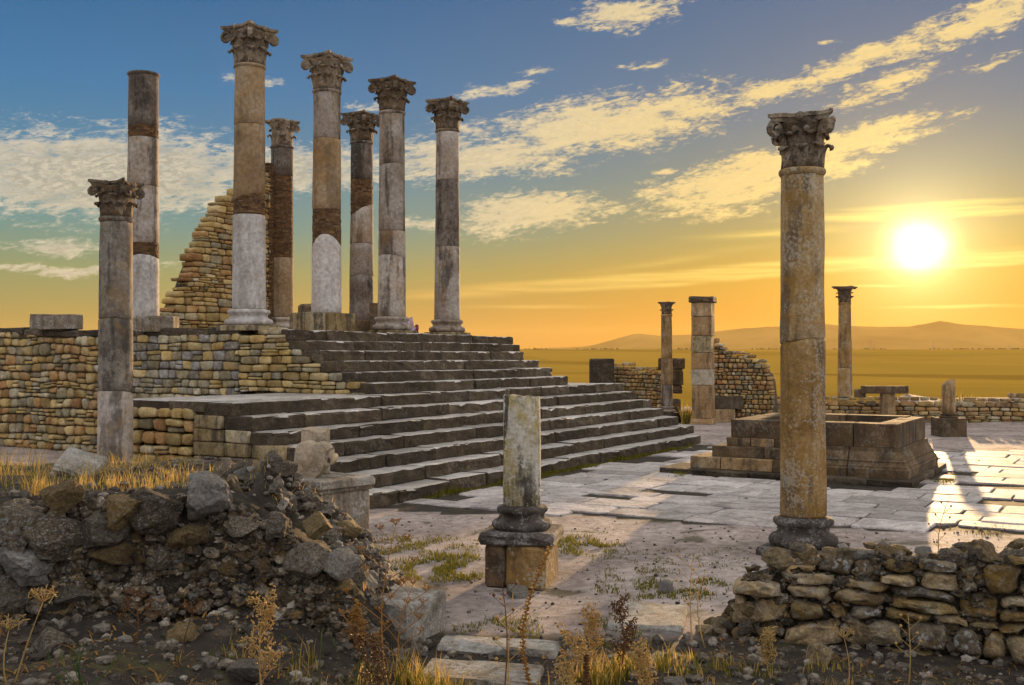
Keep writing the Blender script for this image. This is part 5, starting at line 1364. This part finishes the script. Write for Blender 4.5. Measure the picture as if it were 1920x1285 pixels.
# ------------------------------------------------------------------ dry plants in the foreground
def stem_pts(p0, p1, r, bend=.06, n=7):
    b_ = Vector((r.uniform(-bend, bend), r.uniform(-bend, bend), 0)); L = (Vector(p1) - Vector(p0)).length
    return [Vector(p0).lerp(Vector(p1), i / n) + b_ * math.sin(math.pi * i / n) * L * 2 for i in range(n + 1)]
def plant(name, label, px, Z, top_py, seed, style, mat, cat='plant', lean=0.0):
    r = random.Random(seed); R0 = (px - 960) / FPX * Z; g = gh(R0, Z); b0 = W(R0, Z, g)
    c = empty(name, b0, 0, label, cat); H = hz(top_py, Z) - g
    tip = RGT * lean + Vector((0, 0, H))
    pts = stem_pts((0, 0, -.02), tip, r)
    V, Fc = tube(pts, [.007 * (1 - .6 * i / 7) for i in range(8)], 5); obj('stem', V, Fc, mat, c, True)
    def on(t):
        i = min(6, int(t * 7)); return pts[i].lerp(pts[i + 1], t * 7 - i)
    def umbel(mb, p_, d_, rad, n, q=.0022):
        for i in range(n):
            a = 2 * math.pi * i / n + r.random() * .4; d = (d_ + Vector((math.cos(a), math.sin(a), r.uniform(-.3, .35))) * .9).normalized()
            e = p_ + d * rad * r.uniform(.75, 1.1); mb.add(*tube([p_, e], [q, q * .6], 3))
            for k in range(4):
                f_ = e + Vector((r.gauss(0, 1), r.gauss(0, 1), r.gauss(0, 1))) * rad * .16
                mb.add(*tube([e, f_], [q * .7, q * 1.5], 3))
    if style == 'fennel':                                  # side branches with small feathery umbels
        for i in range(9):
            t = .38 + .6 * i / 9; p_ = on(t); a = r.uniform(0, 6.28); l = H * .26 * (1.15 - t) + .05
            e = p_ + Vector((RGT * (1 if i % 2 else -1) * l * r.uniform(.6, 1.1))) + Vector((math.cos(a) * .03, math.sin(a) * .03, l * .7))
            mb = MB(); mb.add(*tube(stem_pts(p_, e, r, .05, 4), [.003] * 5, 4)); umbel(mb, e, Vector((0, 0, 1)), .045, 9)
            mb.build('flower_branch', mat, c)
        mb = MB(); umbel(mb, pts[-1], Vector((0, 0, 1)), .06, 12); mb.build('umbel', mat, c)
    elif style == 'umbel':
        mb = MB(); umbel(mb, pts[-1], Vector((0, 0, .8)), .10, 16, .0028); mb.build('umbel', mat, c)
    elif style == 'bushy':                                 # many fine branches with seed heads
        for i in range(16):
            t = .25 + .72 * i / 16; p_ = on(t); l = H * .30 * (1.1 - .6 * t); mb = MB()
            a = r.uniform(0, 6.28); e = p_ + Vector((math.cos(a) * l * .6, math.sin(a) * l * .6, l * .9)); mb.add(*tube(stem_pts(p_, e, r, .05, 4), [.0035, .003, .003, .002, .002], 4))
            for k in range(26):
                s_ = p_.lerp(e, r.uniform(.35, 1.0)) + Vector((r.gauss(0, 1), r.gauss(0, 1), r.gauss(0, 1))) * .022
                mb.add(*tube([s_, s_ + Vector((r.gauss(0, 1), r.gauss(0, 1), abs(r.gauss(0, 1)))) * .012], [.0045, .006], 4))
            tag(mb.build('seed_branch', mat, c), kind='stuff')
    elif style == 'spike':                                 # dense stalk of dry seed cups
        mb = MB()
        for i in range(110):
            t = .25 + .75 * i / 110; p_ = on(min(t, .999)); a = i * 2.4; d = Vector((math.cos(a), math.sin(a), .4))
            mb.add(*tube([p_, p_ + d * .016, p_ + d * .026], [.004, .009, .003], 5))
        mb.build('seed_spike', mat, c)
    elif style == 'thistle':
        for i in range(7):
            t = .45 + .5 * i / 7; p_ = on(t); s_ = 1 if i % 2 else -1; l = .05 + .08 * r.random()
            e = p_ + RGT * s_ * l + Vector((0, 0, l * .9)); mb = MB(); mb.add(*tube([p_, e], [.003, .002], 4))
            V, Fc = lathe([(.003, 0), (.012, .008), (.013, .018), (.004, .028)], 8, .002, i); mb.add([v + e for v in V], Fc); mb.build('seed_head', mat, c)
    elif style == 'herb':
        for i in range(6):
            a = r.uniform(-1, 1); mb = MB(); e = Vector((0, 0, 0)) + RGT * (a * H * .9) + Vector((0, 0, H * r.uniform(.6, 1.0))) + FWD * r.uniform(-.05, .05)
            q = stem_pts((0, 0, 0), e, r, .08, 8); mb.add(*tube(q, [.004 - .0003 * j for j in range(9)], 4))
            for k in range(60):
                p_ = q[min(7, 1 + int(k / 60 * 7))].lerp(q[min(8, 2 + int(k / 60 * 7))], r.random()); d = Vector((r.gauss(0, 1), r.gauss(0, 1), r.gauss(0, 1) + .5)).normalized(); s_ = d.cross(Vector((0, 0, 1))).normalized() * .0025
                mb.add([p_ - s_, p_ + s_, p_ + d * .03], [(0, 1, 2)])
            mb.build('frond', mat, c)
    return c
plant('dry_fennel', 'tall rust-coloured dry fennel with feathery umbels left of the stub', 742, 7.9, 985, 301, 'fennel', M['weed'])
plant('dry_thistle', 'thin dark branching dry stalk in front of the stub pedestal', 936, 7.7, 1062, 302, 'thistle', M['weed_dark'])
plant('seed_spike', 'reddish brown dry seed spike right of the stub pedestal', 1033, 7.7, 1022, 303, 'spike', M['weed'])
plant('bushy_weed', 'golden bushy dry weed before the left rubble bank', 498, 7.2, 1120, 304, 'bushy', M['weed_pale'])
plant('dry_umbel', 'spent pale umbel on a stalk at the bottom left corner', 20, 6.8, 1180, 305, 'umbel', M['weed_pale'])
plant('dry_umbel', 'second leaning umbel stalk at lower left with small head', 28, 6.9, 1128, 306, 'umbel', M['weed_pale'], lean=.19)
plant('dry_umbel', 'pale dry umbel before the right foreground wall', 1588, 8.4, 1196, 307, 'umbel', M['weed_pale'], lean=-.03)
plant('green_herb', 'feathery green herb sprouting at the bottom left', 165, 6.7, 1200, 308, 'herb', M['herb'])
plant('bushy_weed', 'pale flowered dry bush right of the kerb stone', 1100, 8.9, 1145, 310, 'bushy', M['weed_pale'])
plant('bushy_weed', 'small pale dry bush at the bottom right of centre', 1195, 7.9, 1215, 311, 'bushy', M['weed_pale'])
plant('grass_stalk', 'slim feathery grass stalk left of the right foreground wall', 1297, 9.9, 1046, 312, 'thistle', M['weed_pale'])
plant('grass_stalk', 'shorter grass stalk close to the right wall end', 1322, 9.8, 1068, 313, 'thistle', M['weed_pale'])
plant('bushy_weed', 'rusty weed growing against the grey ledge block end', 668, 8.9, 1140, 314, 'bushy', M['weed'])
plant('dry_thistle', 'short dark seed stalk beside the bottom kerb slabs', 1098, 7.3, 1225, 315, 'spike', M['weed_dark'])
plant('grass_stalk', 'thin dry stalk rising before the sunlit paving on the right', 1780, 12.5, 930, 316, 'thistle', M['weed'])

plant('bushy_weed', 'straw-coloured dry weed left of the tall fennel stem', 672, 7.3, 1180, 318, 'bushy', M['weed_dark'])
plant('dry_fennel', 'small rusty fennel leaning over the grey ledge block', 775, 8.3, 1095, 319, 'fennel', M['weed'])
plant('dry_thistle', 'branching pale thistle stalk just right of the thin dark stalk', 962, 7.6, 1110, 320, 'thistle', M['weed_pale'])
plant('bushy_weed', 'dark bushy shrub at the left end of the right wall', 1160, 8.7, 1125, 321, 'bushy', M['weed_dark'])
plant('bushy_weed', 'pale seedy weed at the bottom edge right of the seed spike', 1075, 7.2, 1195, 322, 'bushy', M['weed_pale'])
plant('dry_umbel', 'bare umbel stalk crossing the dark hollow of the left bank', 330, 7.6, 1150, 323, 'umbel', M['weed_dark'], lean=.12)
plant('green_herb', 'small green sprig in dark soil right of the golden bushy weed', 605, 7.2, 1180, 324, 'herb', M['herb'])
plant('dry_fennel', 'thin dry fennel stem at the foot of the left bank', 255, 7.9, 1120, 325, 'fennel', M['weed_dark'])
plant('dry_thistle', 'slim dry stalk before the middle of the right wall', 1700, 8.6, 1150, 326, 'thistle', M['weed_pale'])
plant('bushy_weed', 'small straw-coloured weed at the foot of the right wall', 1440, 8.7, 1190, 327, 'bushy', M['weed_pale'])

# ------------------------------------------------------------------ person sitting behind the third front column
def build_person():
    p_ = at(773, 34.6); per = empty('person', (p_.x, p_.y, FLOOR), TOWARD + R_(90) + math.pi, 'person in violet shirt sitting behind the base of the third front column', 'person')
    # back towards the viewer; local +y is away from the viewer's side (the way the person faces is -y turned by pi)
    J = {'pelvis': (0, 0, .14), 'spine': (.06, .02, .31), 'chest': (.18, -.02, .43), 'neck': (.28, -.05, .51), 'head': (.34, -.08, .56), 'crown': (.43, -.10, .65),
         'ls': (.06, -.03, .54), 'le': (.06, -.20, .36), 'lh': (.10, -.38, .28), 'rs': (.27, -.03, .36), 're': (.34, -.20, .24), 'rh': (.24, -.38, .24),
         'lk': (-.12, -.42, .36), 'la': (-.13, -.46, .06), 'lf': (-.13, -.60, .03), 'rk': (.12, -.42, .36), 'ra': (.13, -.46, .06), 'rf': (.13, -.60, .03), 'lhip': (-.10, -.03, .12), 'rhip': (.10, -.03, .12)}
    E = [('pelvis', 'spine'), ('spine', 'chest'), ('chest', 'neck'), ('neck', 'head'), ('head', 'crown'), ('chest', 'ls'), ('ls', 'le'), ('le', 'lh'), ('chest', 'rs'), ('rs', 're'), ('re', 'rh'), ('pelvis', 'lhip'), ('lhip', 'lk'), ('lk', 'la'), ('la', 'lf'), ('pelvis', 'rhip'), ('rhip', 'rk'), ('rk', 'ra'), ('ra', 'rf')]
    rad = dict(pelvis=.14, spine=.13, chest=.15, neck=.055, head=.085, crown=.075, ls=.07, le=.045, lh=.035, rs=.07, re=.045, rh=.035, lk=.065, la=.045, lf=.04, rk=.065, ra=.045, rf=.04, lhip=.10, rhip=.10)
    def skin(name, keys, mat, grow=0.0):
        me = bpy.data.meshes.new(name); ids = {k: i for i, k in enumerate(keys)}
        me.from_pydata([J[k] for k in keys], [(ids[a], ids[b_]) for a, b_ in E if a in ids and b_ in ids], []); me.materials.append(mat)
        o = link_mesh(name, me, per); m = o.modifiers.new('skin', 'SKIN'); m.use_smooth_shade = True
        for k, v in zip(keys, me.skin_vertices[0].data): v.radius = (rad[k] + grow,) * 2; v.use_root = (k == keys[0])
        o.modifiers.new('sub', 'SUBSURF').levels = 1; o.modifiers['sub'].render_levels = 2
    skin('body', list(J), M['skin'])
    skin('shirt', ['spine', 'chest', 'ls', 'rs', 'pelvis', 'le', 're'], M['shirt'], .018)
    skin('shorts', ['pelvis', 'lhip', 'rhip', 'lk', 'rk'], M['shorts'], .015)
    V, Fc = lathe([(.09, .70), (.105, .76), (.095, .84), (.05, .885), (.01, .895)], 14, .01, 2.0); obj('hair', [v + Vector((.37, -.05, -.18)) for v in V], Fc, M['hair'], per, True)
build_person()
